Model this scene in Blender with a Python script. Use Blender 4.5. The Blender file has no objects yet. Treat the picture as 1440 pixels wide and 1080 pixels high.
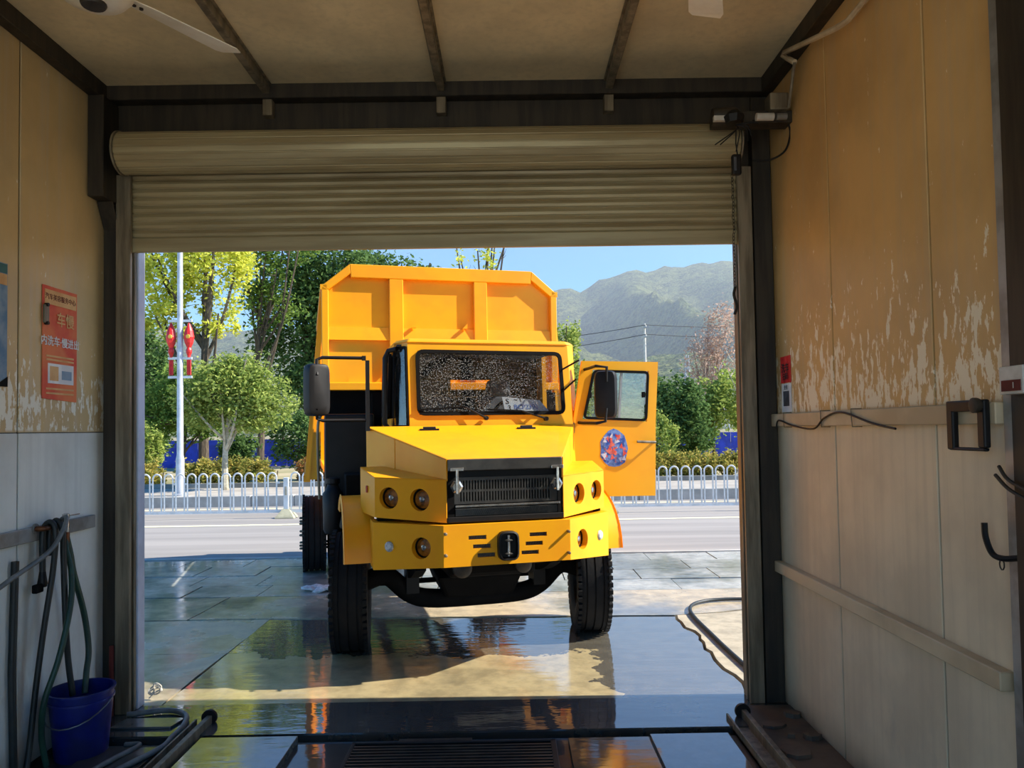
import bpy, bmesh, math, random
import numpy as np
from mathutils import Vector, Matrix, noise

# ------------------------------------------------------------------ camera
scene = bpy.context.scene
COL = scene.collection
FPX, CAMH = 1060.0, 1.7
PITCH, ROLL, YAW = math.radians(2.0), math.radians(0.9), math.radians(-0.27)
fwd = Vector((-math.sin(YAW) * math.cos(PITCH), math.cos(YAW) * math.cos(PITCH), math.sin(PITCH)))
rgt = Vector((math.cos(YAW), math.sin(YAW), 0))
upv = rgt.cross(fwd)
r2 = rgt * math.cos(ROLL) - upv * math.sin(ROLL)
u2 = upv * math.cos(ROLL) + rgt * math.sin(ROLL)
cam = bpy.data.cameras.new('camera')
cam.sensor_width = 36.0
cam.lens = FPX * 36.0 / 1440.0
cam.shift_y = 26.0 / 1440.0
cam.clip_end = 6000
camo = bpy.data.objects.new('camera', cam)
COL.objects.link(camo)
camo.matrix_world = Matrix(((r2.x, u2.x, -fwd.x, 0), (r2.y, u2.y, -fwd.y, 0), (r2.z, u2.z, -fwd.z, CAMH), (0, 0, 0, 1)))
scene.camera = camo


def at(px, py, Y):
    """point of the pixel's ray at world depth Y"""
    d = fwd + r2 * ((px - 720) / FPX) - u2 * ((py - 566) / FPX)
    return Vector((0, 0, CAMH)) + d * (Y / d.y)


# ------------------------------------------------------------------ sky, sun, exposure
SUN_EL, SUN_AZ = math.radians(38), math.radians(-1.0)      # azimuth from +X towards +Y
sdir = Vector((math.cos(SUN_EL) * math.cos(SUN_AZ), math.cos(SUN_EL) * math.sin(SUN_AZ), math.sin(SUN_EL)))
world = bpy.data.worlds.new('sky')
scene.world = world
world.use_nodes = True
wn = world.node_tree
bgn = wn.nodes['Background']
sky = wn.nodes.new('ShaderNodeTexSky')
sky.sky_type = 'NISHITA'
sky.sun_disc = False
sky.sun_elevation = SUN_EL
sky.sun_rotation = math.radians(90) - SUN_AZ
sky.altitude = 1200
sky.air_density = 1.0
sky.dust_density = 0.0
sky.ozone_density = 4.0
hs = wn.nodes.new('ShaderNodeHueSaturation')
hs.inputs['Saturation'].default_value = 1.3
wn.links.new(sky.outputs[0], hs.inputs['Color'])
wn.links.new(hs.outputs[0], bgn.inputs[0])
bgn.inputs[1].default_value = 0.21
sun = bpy.data.lights.new('sun', 'SUN')
sun.energy = 7.0
sun.angle = math.radians(0.6)
sun.color = (1.0, 0.93, 0.80)
suno = bpy.data.objects.new('sun', sun)
COL.objects.link(suno)
suno.rotation_euler = sdir.to_track_quat('Z', 'Y').to_euler()
scene.view_settings.view_transform = 'Standard'
scene.view_settings.look = 'None'
scene.view_settings.gamma = 1.0
scene.view_settings.use_curve_mapping = False
scene.view_settings.exposure = 0.45
scene.cycles.max_bounces = 10
scene.cycles.transparent_max_bounces = 16


# ------------------------------------------------------------------ materials
def s2l(c):
    return tuple(((v / 255) / 12.92 if v / 255 <= .04045 else ((v / 255 + .055) / 1.055) ** 2.4) for v in c)


class NT:
    def __init__(self, name):
        self.m = bpy.data.materials.new(name)
        self.m.use_nodes = True
        self.t = self.m.node_tree
        self.b = self.t.nodes['Principled BSDF']
        self.o = self.t.nodes['Material Output']

    def n(self, typ, **kw):
        nd = self.t.nodes.new(typ)
        for k, v in kw.items():
            setattr(nd, k, v)
        return nd

    def l(self, a, b):
        self.t.links.new(a, b)

    def pos(self, scale=(1, 1, 1)):
        g = self.n('ShaderNodeNewGeometry')
        mp = self.n('ShaderNodeMapping')
        mp.inputs['Scale'].default_value = scale
        self.l(g.outputs['Position'], mp.inputs['Vector'])
        return mp.outputs[0]

    def obj(self, scale=(1, 1, 1)):
        g = self.n('ShaderNodeTexCoord')
        mp = self.n('ShaderNodeMapping')
        mp.inputs['Scale'].default_value = scale
        self.l(g.outputs['Object'], mp.inputs['Vector'])
        return mp.outputs[0]

    def noise(self, vec, scale, detail=4, rough=.6):
        nd = self.n('ShaderNodeTexNoise')
        nd.inputs['Scale'].default_value = scale
        nd.inputs['Detail'].default_value = detail
        nd.inputs['Roughness'].default_value = rough
        self.l(vec, nd.inputs['Vector'])
        return nd.outputs[0]

    def ramp(self, f, a, b, va=0.0, vb=1.0):
        nd = self.n('ShaderNodeMapRange', interpolation_type='SMOOTHSTEP')
        nd.inputs[1].default_value = a
        nd.inputs[2].default_value = b
        nd.inputs[3].default_value = va
        nd.inputs[4].default_value = vb
        self.l(f, nd.inputs[0])
        return nd.outputs[0]

    def mix(self, f, a, b):
        nd = self.n('ShaderNodeMix', data_type='RGBA')
        for i, v in ((0, f), (6, a), (7, b)):
            if isinstance(v, (tuple, list)):
                nd.inputs[i].default_value = (*v[:3], 1)
            elif isinstance(v, (int, float)):
                nd.inputs[i].default_value = v
            else:
                self.l(v, nd.inputs[i])
        return nd.outputs[2]

    def math(self, op, a, b=0.0):
        nd = self.n('ShaderNodeMath', operation=op)
        for i, v in ((0, a), (1, b)):
            if isinstance(v, (int, float)):
                nd.inputs[i].default_value = v
            else:
                self.l(v, nd.inputs[i])
        return nd.outputs[0]

    def bump(self, h, strength=.3, dist=.01):
        nd = self.n('ShaderNodeBump')
        nd.inputs['Strength'].default_value = strength
        nd.inputs['Distance'].default_value = dist
        self.l(h, nd.inputs['Height'])
        self.l(nd.outputs[0], self.b.inputs['Normal'])


M = {}


def pm(name, col, col2=None, scale=4., rough=.6, rough2=None, metal=0., bump=0., bscale=60., spec=.5, coat=0., amt=(.35, .65), aniso=(1, 1, 1)):
    k = NT(name)
    c = s2l(col)
    v = k.obj(aniso)
    k.b.inputs['Metallic'].default_value = metal
    k.b.inputs['Roughness'].default_value = rough
    k.b.inputs['Specular IOR Level'].default_value = spec
    k.b.inputs['Coat Weight'].default_value = coat
    k.b.inputs['Coat Roughness'].default_value = .06
    nz = k.noise(v, scale)
    f = k.ramp(nz, amt[0], amt[1])
    k.l(k.mix(f, c, s2l(col2) if col2 else tuple(x * .85 for x in c)), k.b.inputs['Base Color'])
    if rough2 is not None:
        k.l(k.ramp(nz, .4, .6, rough, rough2), k.b.inputs['Roughness'])
    if bump:
        k.bump(k.noise(v, bscale, 3), bump, .005)
    M[name] = k.m
    return k.m


pm('yellow', (252, 174, 12), (246, 160, 8), 1.5, .42, .5, coat=.06, spec=.35)
pm('black_paint', (15, 14, 15), (24, 22, 22), 6, .5, spec=.3)
pm('matt_black', (11, 10, 10), (18, 17, 16), 8, .85, spec=.15)
pm('rubber', (17, 17, 18), (28, 26, 25), 9, .75, spec=.25, bump=.3, bscale=40)
pm('rim', (38, 37, 36), (70, 62, 52), 6, .5, metal=.3)
pm('chrome', (190, 190, 188), (150, 148, 145), 20, .25, metal=.9)
pm('lamp_amber', (168, 104, 34), (84, 46, 14), 26, .15, coat=1)
pm('lamp_clear', (225, 228, 228), (150, 155, 158), 40, .12, coat=1)
pm('lamp_red', (190, 60, 25), None, 10, .3)
pm('grille_black', (58, 56, 52), (40, 38, 36), 14, .35, spec=.8)
pm('seat_grey', (74, 78, 84), (52, 54, 58), 10, .9)
pm('steel_grey', (140, 128, 106), (100, 90, 72), 3, .5, metal=.25, bump=.08, bscale=40, aniso=(6, 6, .6))
pm('steel_dark', (56, 48, 36), (34, 29, 22), 3, .6, metal=.1, aniso=(6, 6, .6))
pm('shutter', (178, 164, 126), (150, 134, 98), 2.5, .38, .5, metal=.25, aniso=(.3, 4, 4))
pm('bounce_concrete', (218, 212, 196), (200, 192, 176), .8, .9, bump=.2, bscale=8)  # unseen yard, made paler to bounce more light into the bay
pm('rail_paint', (206, 188, 154), (176, 158, 126), 2.2, .5, bump=.1, bscale=30)
pm('galvanised', (158, 158, 154), (122, 120, 114), 5, .45, metal=.35)
pm('jamb_white', (200, 208, 225), (180, 186, 200), 3, .5)
pm('fan_cream', (244, 236, 216), (226, 214, 188), 4, .4)
pm('conduit', (196, 180, 150), (160, 142, 112), 6, .5)
pm('bucket', (18, 30, 112), (12, 20, 76), 5, .35, .5)
pm('bucket_wire', (96, 100, 108), None, 9, .4, metal=.6)
pm('hose_green', (30, 66, 50), (20, 48, 38), 12, .45)
pm('hose_black', (22, 26, 24), (34, 38, 36), 12, .5)
pm('hose_grey', (110, 114, 112), (84, 88, 86), 12, .45)
pm('brass', (120, 74, 44), (84, 48, 26), 20, .4, metal=.6)
pm('paper_red', (206, 74, 52), (216, 120, 70), 3, .7)
pm('paper_tan', (214, 172, 118), (200, 150, 96), 8, .8)
pm('paper_white', (226, 226, 222), (206, 206, 206), 8, .8)
pm('paper_blue', (84, 120, 150), (130, 150, 168), 9, .7)
pm('paper_teal', (60, 110, 110), None, 9, .7)
pm('ink', (30, 28, 30), None, 20, .8)
pm('ink_red', (96, 30, 22), None, 20, .8)
pm('plastic_white', (206, 202, 192), (184, 178, 166), 10, .5)
pm('concrete_wall', (150, 148, 140), (122, 120, 112), 2, .9, bump=.3, bscale=20)
pm('fence_white', (226, 228, 226), (206, 208, 204), 5, .45)
pm('fence_foot', (186, 180, 150), (164, 158, 130), 8, .8)
pm('lamp_pole', (196, 200, 206), (168, 172, 178), 4, .4, metal=.2)
pm('lantern_red', (226, 44, 40), (190, 24, 26), 6, .45)
pm('lantern_gold', (244, 190, 70), None, 9, .5)
pm('hoarding_blue', (38, 62, 190), (28, 44, 150), 2, .5)
pm('bark', (98, 86, 70), (66, 56, 46), 8, .9, bump=.5, bscale=20, aniso=(3, 3, .6))
pm('bark_pale', (190, 182, 160), (150, 140, 118), 8, .9)
pm('bark_pink', (188, 160, 140), (160, 138, 122), 8, .9)
pm('asphalt', (160, 154, 148), (142, 137, 132), .8, .85, bump=.3, bscale=70, aniso=(.12, 2.5, 1))
pm('kerb', (186, 182, 174), (160, 156, 148), 2, .85, bump=.2, bscale=20)
pm('sidewalk', (180, 172, 160), (160, 152, 142), 1.5, .9, bump=.2, bscale=30)
pm('road_line', (238, 230, 190), (216, 206, 168), 4, .8)
pm('earth', (178, 164, 132), (140, 136, 96), .3, .95, bump=.4, bscale=3)
pm('utility_concrete', (206, 204, 198), (180, 178, 172), 3, .8)
pm('wire', (50, 52, 56), None, 3, .6)
pm('pylon_steel', (170, 176, 182), None, 3, .6, metal=.2)
pm('decal_red', (205, 48, 40), (226, 120, 96), 22, .4)
pm('decal_blue', (40, 74, 160), (120, 150, 205), 22, .4)
pm('decal_white', (214, 214, 226), (170, 180, 210), 22, .4)
pm('tissue', (226, 226, 224), (190, 188, 190), 30, .9)


def wall_mat(name, top, low, chip, split, chips_to, chip_amt, streak=.5):
    """sandwich-panel skin: brown film over a pale sheet, film flaked off above the rail"""
    k = NT(name)
    p = k.pos()
    sep = k.n('ShaderNodeSeparateXYZ')
    k.l(p, sep.inputs[0])
    z = sep.outputs[2]
    streaks = k.noise(k.pos((22, 22, .5)), 1., 4)
    blot = k.noise(k.pos((1.2, 1.2, 1.0)), 1.3, 5)
    topc = k.mix(k.ramp(blot, .3, .7), s2l(top), tuple(v * .74 for v in s2l(top)))
    lowc = k.mix(k.ramp(blot, .35, .65), s2l(low), tuple(v * .78 for v in s2l(low)))
    base = k.mix(k.ramp(z, split - .004, split + .004), lowc, topc)
    base = k.mix(k.math('MULTIPLY', k.ramp(streaks, .42, .7), streak), base, k.mix(.5, base, tuple(v * .6 for v in s2l(low))))
    flak = k.noise(k.pos((26, 26, 9)), 1., 5, .65)
    big = k.noise(k.pos((3.5, 3.5, 1.6)), 1., 3)
    near = k.ramp(z, split, chips_to, 1., 0.)
    above = k.ramp(z, split, split + .02)
    thr = k.math('ADD', k.math('ADD', flak, k.math('MULTIPLY', near, .20)), k.math('MULTIPLY', big, .16))
    f = k.math('MULTIPLY', k.ramp(thr, .80 - chip_amt, .83 - chip_amt), above)
    col = k.mix(f, base, s2l(chip))
    splash = k.ramp(k.noise(k.pos((5, 5, 2.2)), 1., 6, .7), .52, .72)
    lowz = k.ramp(z, .9, .3, 0., .55)
    col = k.mix(k.math('MULTIPLY', splash, lowz), col, s2l((176, 168, 150)))
    grime = k.ramp(k.math('ADD', z, k.math('MULTIPLY', blot, .4)), .42, .16, 0., .7)
    col = k.mix(grime, col, s2l((60, 56, 46)))
    k.l(col, k.b.inputs['Base Color'])
    k.b.inputs['Roughness'].default_value = .5
    k.bump(streaks, .12, .004)
    M[name] = k.m


wall_mat('panel_right', (214, 172, 108), (224, 208, 176), (238, 224, 192), 1.76, 2.6, .045)
wall_mat('panel_left', (208, 180, 128), (220, 222, 214), (226, 222, 204), 1.72, 2.5, .03)
wall_mat('ceiling_sheet', (232, 212, 168), (232, 212, 168), (232, 212, 168), 1.0, 1.2, -.4, .6)


def wet_mat(name, dry, wetc, scale=.8, lo=.35, hi=.6, rwet=.04, rdry=.35, coat=1.0, bumps=.12, ior=1.45, metal=0.0, puddle=None):
    k = NT(name)
    p = k.pos()
    a = k.noise(p, scale, 5, .6)
    b = k.noise(p, 7., 5, .65)
    if puddle:      # standing water beyond x0 or beyond y0, with a wandering edge
        sep = k.n('ShaderNodeSeparateXYZ')
        k.l(p, sep.inputs[0])
        wob = k.math('MULTIPLY', k.math('SUBTRACT', k.noise(p, 1.6, 5, .65), .5), 1.1)
        fx = k.ramp(k.math('ADD', sep.outputs[0], wob), puddle[0] - .08, puddle[0] + .08)
        fy = k.ramp(k.math('ADD', sep.outputs[1], wob), puddle[1] - .08, puddle[1] + .08)
        wet = k.math('MAXIMUM', fx, fy)
        a = k.math('MAXIMUM', k.math('MULTIPLY', a, .8), wet)
    fine = k.noise(p, 60., 3)
    f = k.ramp(a, lo, hi)
    d = k.mix(k.ramp(b, .35, .68), s2l(dry), tuple(v * .68 for v in s2l(dry)))
    col = k.mix(f, d, k.mix(k.ramp(b, .35, .65), s2l(wetc), tuple(v * .7 for v in s2l(wetc))))
    k.l(col, k.b.inputs['Base Color'])
    k.b.inputs['Roughness'].default_value = .7
    k.b.inputs['Metallic'].default_value = metal
    k.b.inputs['Coat Weight'].default_value = coat
    k.b.inputs['Coat IOR'].default_value = ior
    k.l(k.ramp(a, lo - .1, hi, rdry, rwet), k.b.inputs['Coat Roughness'])
    k.bump(fine, bumps * 2, .003)
    cb = k.n('ShaderNodeBump')
    cb.inputs['Strength'].default_value = bumps
    cb.inputs['Distance'].default_value = .02
    k.l(k.noise(k.pos((1.2, 4.5, 1)), 2.2, 3), cb.inputs['Height'])
    k.l(cb.outputs[0], k.b.inputs['Coat Normal'])
    M[name] = k.m


wet_mat('apron_wet', (190, 172, 128), (92, 86, 72), .7, .38, .62, .015, .16, 1., .1, 2.8, puddle=(.62, 5.75))
wet_mat('ramp_wet', (200, 182, 148), (128, 122, 110), .8, .44, .64, .05, .4, .9, .12, 1.9)
wet_mat('paver_wet', (188, 186, 174), (126, 130, 124), .6, .4, .6, .06, .35, .9, .14, 1.8)
wet_mat('slab_dry', (184, 172, 146), (150, 138, 112), 1.1, .55, .8, .1, .7, .3, .1)
wet_mat('sill_wet', (96, 90, 78), (58, 56, 52), .8, .3, .5, .03, .18, 1., .09, 2.4)
wet_mat('floor_wet', (70, 64, 54), (44, 42, 38), .9, .3, .5, .05, .2, 1., .08, 1.5)
wet_mat('plate_steel', (120, 118, 112), (96, 96, 94), 1.1, .3, .55, .04, .14, 1., .07, 2.2, .5)
wet_mat('plate_rust', (128, 96, 52), (96, 74, 44), 1.6, .3, .55, .08, .22, 1., .08, 1.7, .35)
wet_mat('debris', (92, 78, 62), (62, 54, 44), 3, .4, .6, .3, .6, .3, .2)


def leaf_mat(name, c1, c2, c3, trans=.45):
    k = NT(name)
    k.t.nodes.remove(k.b)
    p = k.pos()
    f = k.ramp(k.noise(p, 1.1, 4), .3, .7)
    g = k.ramp(k.noise(p, 9., 2), .35, .65)
    col = k.mix(g, k.mix(f, s2l(c1), s2l(c2)), s2l(c3))
    d = k.n('ShaderNodeBsdfDiffuse')
    t = k.n('ShaderNodeBsdfTranslucent')
    k.l(col, d.inputs[0])
    k.l(col, t.inputs[0])
    mx = k.n('ShaderNodeMixShader')
    mx.inputs[0].default_value = trans
    k.l(d.outputs[0], mx.inputs[1])
    k.l(t.outputs[0], mx.inputs[2])
    k.l(mx.outputs[0], k.o.inputs[0])
    M[name] = k.m


leaf_mat('leaf_yellow', (206, 212, 74), (160, 178, 60), (230, 226, 110))
leaf_mat('leaf_dark', (60, 88, 48), (84, 112, 58), (112, 138, 82), .35)
leaf_mat('leaf_mid', (98, 130, 58), (74, 108, 50), (144, 166, 84))
leaf_mat('leaf_light', (134, 156, 74), (98, 124, 58), (184, 194, 108))
leaf_mat('leaf_hedge', (150, 152, 72), (104, 124, 62), (196, 176, 96))
leaf_mat('leaf_rust', (150, 138, 78), (112, 118, 62), (176, 112, 72))
leaf_mat('leaf_blossom', (190, 156, 140), (172, 146, 132), (206, 184, 168))


def glass_mat(name, tint, gloss=.12, dots=0., dotcol=(205, 205, 200)):
    k = NT(name)
    k.t.nodes.remove(k.b)
    tr = k.n('ShaderNodeBsdfTransparent')
    tr.inputs[0].default_value = (*tint, 1)
    gl = k.n('ShaderNodeBsdfGlossy')
    gl.inputs['Roughness'].default_value = .04
    mx = k.n('ShaderNodeMixShader')
    mx.inputs[0].default_value = gloss
    k.l(tr.outputs[0], mx.inputs[1])
    k.l(gl.outputs[0], mx.inputs[2])
    out = mx.outputs[0]
    if dots:
        df = k.n('ShaderNodeBsdfDiffuse')
        df.inputs[0].default_value = (*s2l(dotcol), 1)
        p = k.obj()
        vo = k.n('ShaderNodeTexVoronoi')
        vo.inputs['Scale'].default_value = 78.
        k.l(p, vo.inputs['Vector'])
        f = k.math('MULTIPLY', k.ramp(vo.outputs['Distance'], .32, .22), k.ramp(k.noise(p, 3., 4, .7), .34, .5, .15, 1.))
        m2 = k.n('ShaderNodeMixShader')
        k.l(k.math('MULTIPLY', f, dots), m2.inputs[0])
        k.l(out, m2.inputs[1])
        k.l(df.outputs[0], m2.inputs[2])
        out = m2.outputs[0]
    k.l(out, k.o.inputs[0])
    M[name] = k.m


glass_mat('windshield_glass', (.80, .82, .84), .09, .5)
glass_mat('door_glass', (.80, .83, .84), .10, .5)
glass_mat('cab_glass', (.6, .63, .64), .12, .2)


def hill_mat():
    k = NT('hill_forest')
    p = k.pos((.001, .001, .001))
    big = k.noise(p, 9., 6, .6)
    mid = k.noise(p, 60., 6, .7)
    col = k.mix(k.ramp(big, .35, .65), s2l((104, 124, 84)), s2l((142, 150, 96)))
    col = k.mix(k.ramp(mid, .44, .56), col, s2l((60, 80, 62)))
    spk = k.noise(p, 260., 3, .7)
    col = k.mix(k.ramp(spk, .45, .62, 0., .6), col, s2l((176, 178, 120)))
    k.l(col, k.b.inputs['Base Color'])
    k.b.inputs['Roughness'].default_value = 1.
    k.b.inputs['Specular IOR Level'].default_value = 0.
    k.bump(k.noise(p, 140., 5, .7), 1., 14.)
    M['hill_forest'] = k.m


hill_mat()


# ------------------------------------------------------------------ mesh helpers
def add_props(o, label=None, cat=None, group=None, kind=None):
    for k, v in (('label', label), ('category', cat), ('group', group), ('kind', kind)):
        if v:
            o[k] = v
    return o


def thing(name, label, cat, loc=(0, 0, 0), rotz=0., group=None, kind=None):
    o = bpy.data.objects.new(name, None)
    o.empty_display_size = .1
    COL.objects.link(o)
    o.location = loc
    o.rotation_euler = (0, 0, rotz)
    return add_props(o, label, cat, group, kind)


class MB:
    def __init__(self):
        self.v, self.f = [], []

    def verts(self, vs):
        i = len(self.v)
        self.v += [tuple(p) for p in vs]
        return i

    def quad(self, a, b, c, d):
        i = self.verts((a, b, c, d))
        self.f.append((i, i + 1, i + 2, i + 3))

    def box(self, x0, x1, y0, y1, z0, z1):
        return self.hexa([(x0, y0, z0), (x1, y0, z0), (x1, y1, z0), (x0, y1, z0)], [(x0, y0, z1), (x1, y0, z1), (x1, y1, z1), (x0, y1, z1)])

    def hexa(self, bot, top):
        return self.loft([bot, top])

    def loft(self, rings, cap=True, close=False):
        n = len(rings[0])
        ids = [self.verts(r) for r in rings]
        m = len(rings)
        for k in range(m if close else m - 1):
            a, b = ids[k], ids[(k + 1) % m]
            for j in range(n):
                j2 = (j + 1) % n
                self.f.append((a + j, a + j2, b + j2, b + j))
        if cap and not close:
            self.f.append(tuple(reversed(range(ids[0], ids[0] + n))))
            self.f.append(tuple(range(ids[-1], ids[-1] + n)))
        return self

    def obox(self, c, sx, sy, sz, ax=(1, 0, 0), up=(0, 0, 1)):
        ax = Vector(ax).normalized()
        up = Vector(up).normalized()
        ay = up.cross(ax).normalized()
        up = ax.cross(ay)
        c = Vector(c)
        r = []
        for s in (-.5, .5):
            r.append([c + ax * sx * a + ay * sy * b + up * sz * s for a, b in ((-.5, -.5), (.5, -.5), (.5, .5), (-.5, .5))])
        return self.loft(r)

    def bar(self, a, b, w, h, up=(0, 0, 1)):
        a, b = Vector(a), Vector(b)
        d = b - a
        if abs(d.normalized().dot(Vector(up))) > .98:
            up = (0, 1, 0)
        return self.obox((a + b) / 2, d.length, w, h, d, up)

    def prism(self, pts, ext):
        e = Vector(ext)
        return self.loft([[Vector(p) for p in pts], [Vector(p) + e for p in pts]])

    def tube(self, pts, r, n=10, cap=True):
        pts = [Vector(p) for p in pts]
        rs = r if isinstance(r, (list, tuple)) else [r] * len(pts)
        rings = []
        ref = None
        for i, p in enumerate(pts):
            d = (pts[min(i + 1, len(pts) - 1)] - pts[max(i - 1, 0)]).normalized()
            if ref is None:
                ref = Vector((0, 0, 1)) if abs(d.z) < .9 else Vector((0, 1, 0))
                u = d.cross(ref).normalized()
            else:
                u = (u - d * u.dot(d)).normalized()
            w = d.cross(u)
            rings.append([p + (u * math.cos(2 * math.pi * k / n) + w * math.sin(2 * math.pi * k / n)) * rs[i] for k in range(n)])
        return self.loft(rings, cap)

    def lathe(self, prof, origin, axis=(0, 0, 1), n=24, cap=True):
        """prof: (radius, distance along axis)"""
        ax = Vector(axis).normalized()
        ref = Vector((0, 0, 1)) if abs(ax.z) < .9 else Vector((1, 0, 0))
        u = ax.cross(ref).normalized()
        w = ax.cross(u)
        o = Vector(origin)
        rings = [[o + ax * h + (u * math.cos(2 * math.pi * k / n) + w * math.sin(2 * math.pi * k / n)) * max(r, 1e-4) for k in range(n)] for r, h in prof]
        return self.loft(rings, cap)

    def build(self, name, mat, parent=None, smooth=False, bevel=0., label=None, cat=None, group=None, kind=None, loc=None, seg=2):
        me = bpy.data.meshes.new(name)
        me.from_pydata(self.v, [], self.f)
        me.update()
        bm = bmesh.new()
        bm.from_mesh(me)
        bmesh.ops.recalc_face_normals(bm, faces=bm.faces)
        bm.to_mesh(me)
        bm.free()
        me.materials.append(M[mat] if isinstance(mat, str) else mat)
        if smooth:
            me.polygons.foreach_set('use_smooth', [True] * len(me.polygons))
            try:
                me.set_sharp_from_angle(angle=math.radians(38))
            except Exception:
                pass
        o = bpy.data.objects.new(name, me)
        COL.objects.link(o)
        o.parent = parent
        if loc is not None:
            o.location = loc
        if bevel:
            b = o.modifiers.new('bevel', 'BEVEL')
            b.width = bevel
            b.segments = seg
            b.limit_method = 'ANGLE'
            b.angle_limit = math.radians(35)
        return add_props(o, label, cat, group, kind)


def smooth_path(pts, sub=6):
    """Catmull-Rom through pts"""
    P = [Vector(p) for p in pts]
    P = [P[0] * 2 - P[1]] + P + [P[-1] * 2 - P[-2]]
    out = []
    for i in range(1, len(P) - 2):
        p0, p1, p2, p3 = P[i - 1:i + 3]
        for k in range(sub):
            t = k / sub
            out.append(.5 * ((2 * p1) + (p2 - p0) * t + (2 * p0 - 5 * p1 + 4 * p2 - p3) * t * t + (3 * p1 - p0 - 3 * p2 + p3) * t ** 3))
    out.append(P[-2])
    return out


def bilin(c, u, v):
    bl, br, tr, tl = [Vector(p) for p in c]
    return (bl * (1 - u) + br * u) * (1 - v) + (tl * (1 - u) + tr * u) * v


def panel(mb, c, depth, rects=(), circs=(), wall=.05):
    """sheet on 4 corners (bl, br, tr, tl as seen from its front) with holes.
    rects: (u0,u1,v0,v1); circs: (u,v,radius in metres). depth: thickness to the back."""
    bl, br, tr, tl = [Vector(p) for p in c]
    W = ((br - bl).length + (tr - tl).length) / 2
    H = ((tl - bl).length + (tr - br).length) / 2
    nrm = (br - bl).cross(tl - bl).normalized()     # points to the front
    back = -nrm * depth
    cb = []
    for (u, v, r) in circs:
        cb.append((u - r / W * 1.15, u + r / W * 1.15, v - r / H * 1.15, v + r / H * 1.15))
    allr = list(rects) + cb
    us = sorted(set([0, 1] + [x for r in allr for x in r[:2]]))
    vs = sorted(set([0, 1] + [x for r in allr for x in r[2:]]))
    Q = lambda u, v: bilin(c, u, v)
    for i in range(len(us) - 1):
        for j in range(len(vs) - 1):
            u, v = (us[i] + us[i + 1]) / 2, (vs[j] + vs[j + 1]) / 2
            if any(r[0] < u < r[1] and r[2] < v < r[3] for r in allr):
                continue
            mb.quad(Q(us[i], vs[j]), Q(us[i + 1], vs[j]), Q(us[i + 1], vs[j + 1]), Q(us[i], vs[j + 1]))
    def edgewall(pts, dv, close=True):
        n = len(pts)
        for k in range(n if close else n - 1):
            a, b = pts[k], pts[(k + 1) % n]
            mb.quad(a, b, b + dv, a + dv)
    edgewall([bl, br, tr, tl], back)
    mb.quad(bl + back, tl + back, tr + back, br + back) if not allr else None
    for r in rects:
        edgewall([Q(r[0], r[2]), Q(r[1], r[2]), Q(r[1], r[3]), Q(r[0], r[3])], -nrm * wall)
    for (u, v, r), b in zip(circs, cb):
        n = 24
        ring, sq = [], []
        for k in range(n):
            a = 2 * math.pi * k / n
            ca, sa = math.cos(a), math.sin(a)
            m = max(abs(ca), abs(sa))
            ring.append(Q(u + ca * r / W, v + sa * r / H))
            sq.append(Q(u + ca / m * r / W * 1.15, v + sa / m * r / H * 1.15))
        for k in range(n):
            k2 = (k + 1) % n
            mb.quad(sq[k], sq[k2], ring[k2], ring[k])
        edgewall(ring, -nrm * wall)
    return nrm


def text_mesh(body, size, mat, parent, M4, name='lettering', ext=.0006, bold=0.0):
    cu = bpy.data.curves.new(name, 'FONT')
    cu.body = body
    cu.size = size
    cu.extrude = ext
    cu.offset = bold
    cu.align_x = 'CENTER'
    cu.align_y = 'CENTER'
    cu.resolution_u = 3
    tmp = bpy.data.objects.new(name, cu)
    COL.objects.link(tmp)
    bpy.context.view_layer.update()
    dg = bpy.context.evaluated_depsgraph_get()
    me = bpy.data.meshes.new_from_object(tmp.evaluated_get(dg))
    bpy.data.objects.remove(tmp)
    me.transform(M4)
    me.materials.clear()
    me.materials.append(M[mat])
    o = bpy.data.objects.new(name, me)
    COL.objects.link(o)
    o.parent = parent
    return o


def frame4(o, x, y):
    """matrix with origin o, axes x, y"""
    x, y = Vector(x).normalized(), Vector(y).normalized()
    z = x.cross(y)
    return Matrix(((x.x, y.x, z.x, o[0]), (x.y, y.y, z.y, o[1]), (x.z, y.z, z.z, o[2]), (0, 0, 0, 1)))


# =================================================================== THE SHED
XL, XR, YD, ZC = -2.52, 1.67, 4.72, 3.86
YB = -.7                                    # the bay is open behind the camera

# floor of the bay: sunken, wet; plates lie on it
b = MB()
b.box(XL - .1, XR + .1, YB, 4.27, -.3, -.03)
floor = b.build('floor', 'floor_wet', kind='structure')
b = MB()
b.box(XL - .1, XR + .12, 4.32, 4.80, -.3, 0)
sill = b.build('door_sill', 'sill_wet', kind='structure')

# left wall
wl = MB().box(XL - .12, XL - .012, YB, 4.80, -.3, ZC + .1).build('wall_left', 'steel_dark', kind='structure')
j = 3.885
for (y0, y1) in ((j, 4.74), (j - .95, j), (j - 1.9, j - .95), (j - 2.85, j - 1.9), (j - 3.8, j - 2.85), (YB, j - 3.8)):
    MB().box(XL - .012, XL, y0 + .006, y1 - .006, 0., 1.716).build('wall_panel', 'panel_left', wl, bevel=.003, seg=1)
    MB().box(XL - .012, XL - .002, y0 + .006, y1 - .006, 1.72, ZC).build('wall_panel', 'panel_left', wl, bevel=.003, seg=1)
# right wall
wr = MB().box(XR + .012, XR + .12, YB, 4.80, -.3, ZC + .1).build('wall_right', 'steel_dark', kind='structure')
for (y0, y1) in ((3.85, 4.74), (2.94, 3.85), (2.03, 2.94), (1.12, 2.03), (.21, 1.12), (YB, .21)):
    MB().box(XR, XR + .012, y0 + .006, y1 - .006, 0., ZC).build('wall_panel', 'panel_right', wr, bevel=.003, seg=1)
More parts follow.
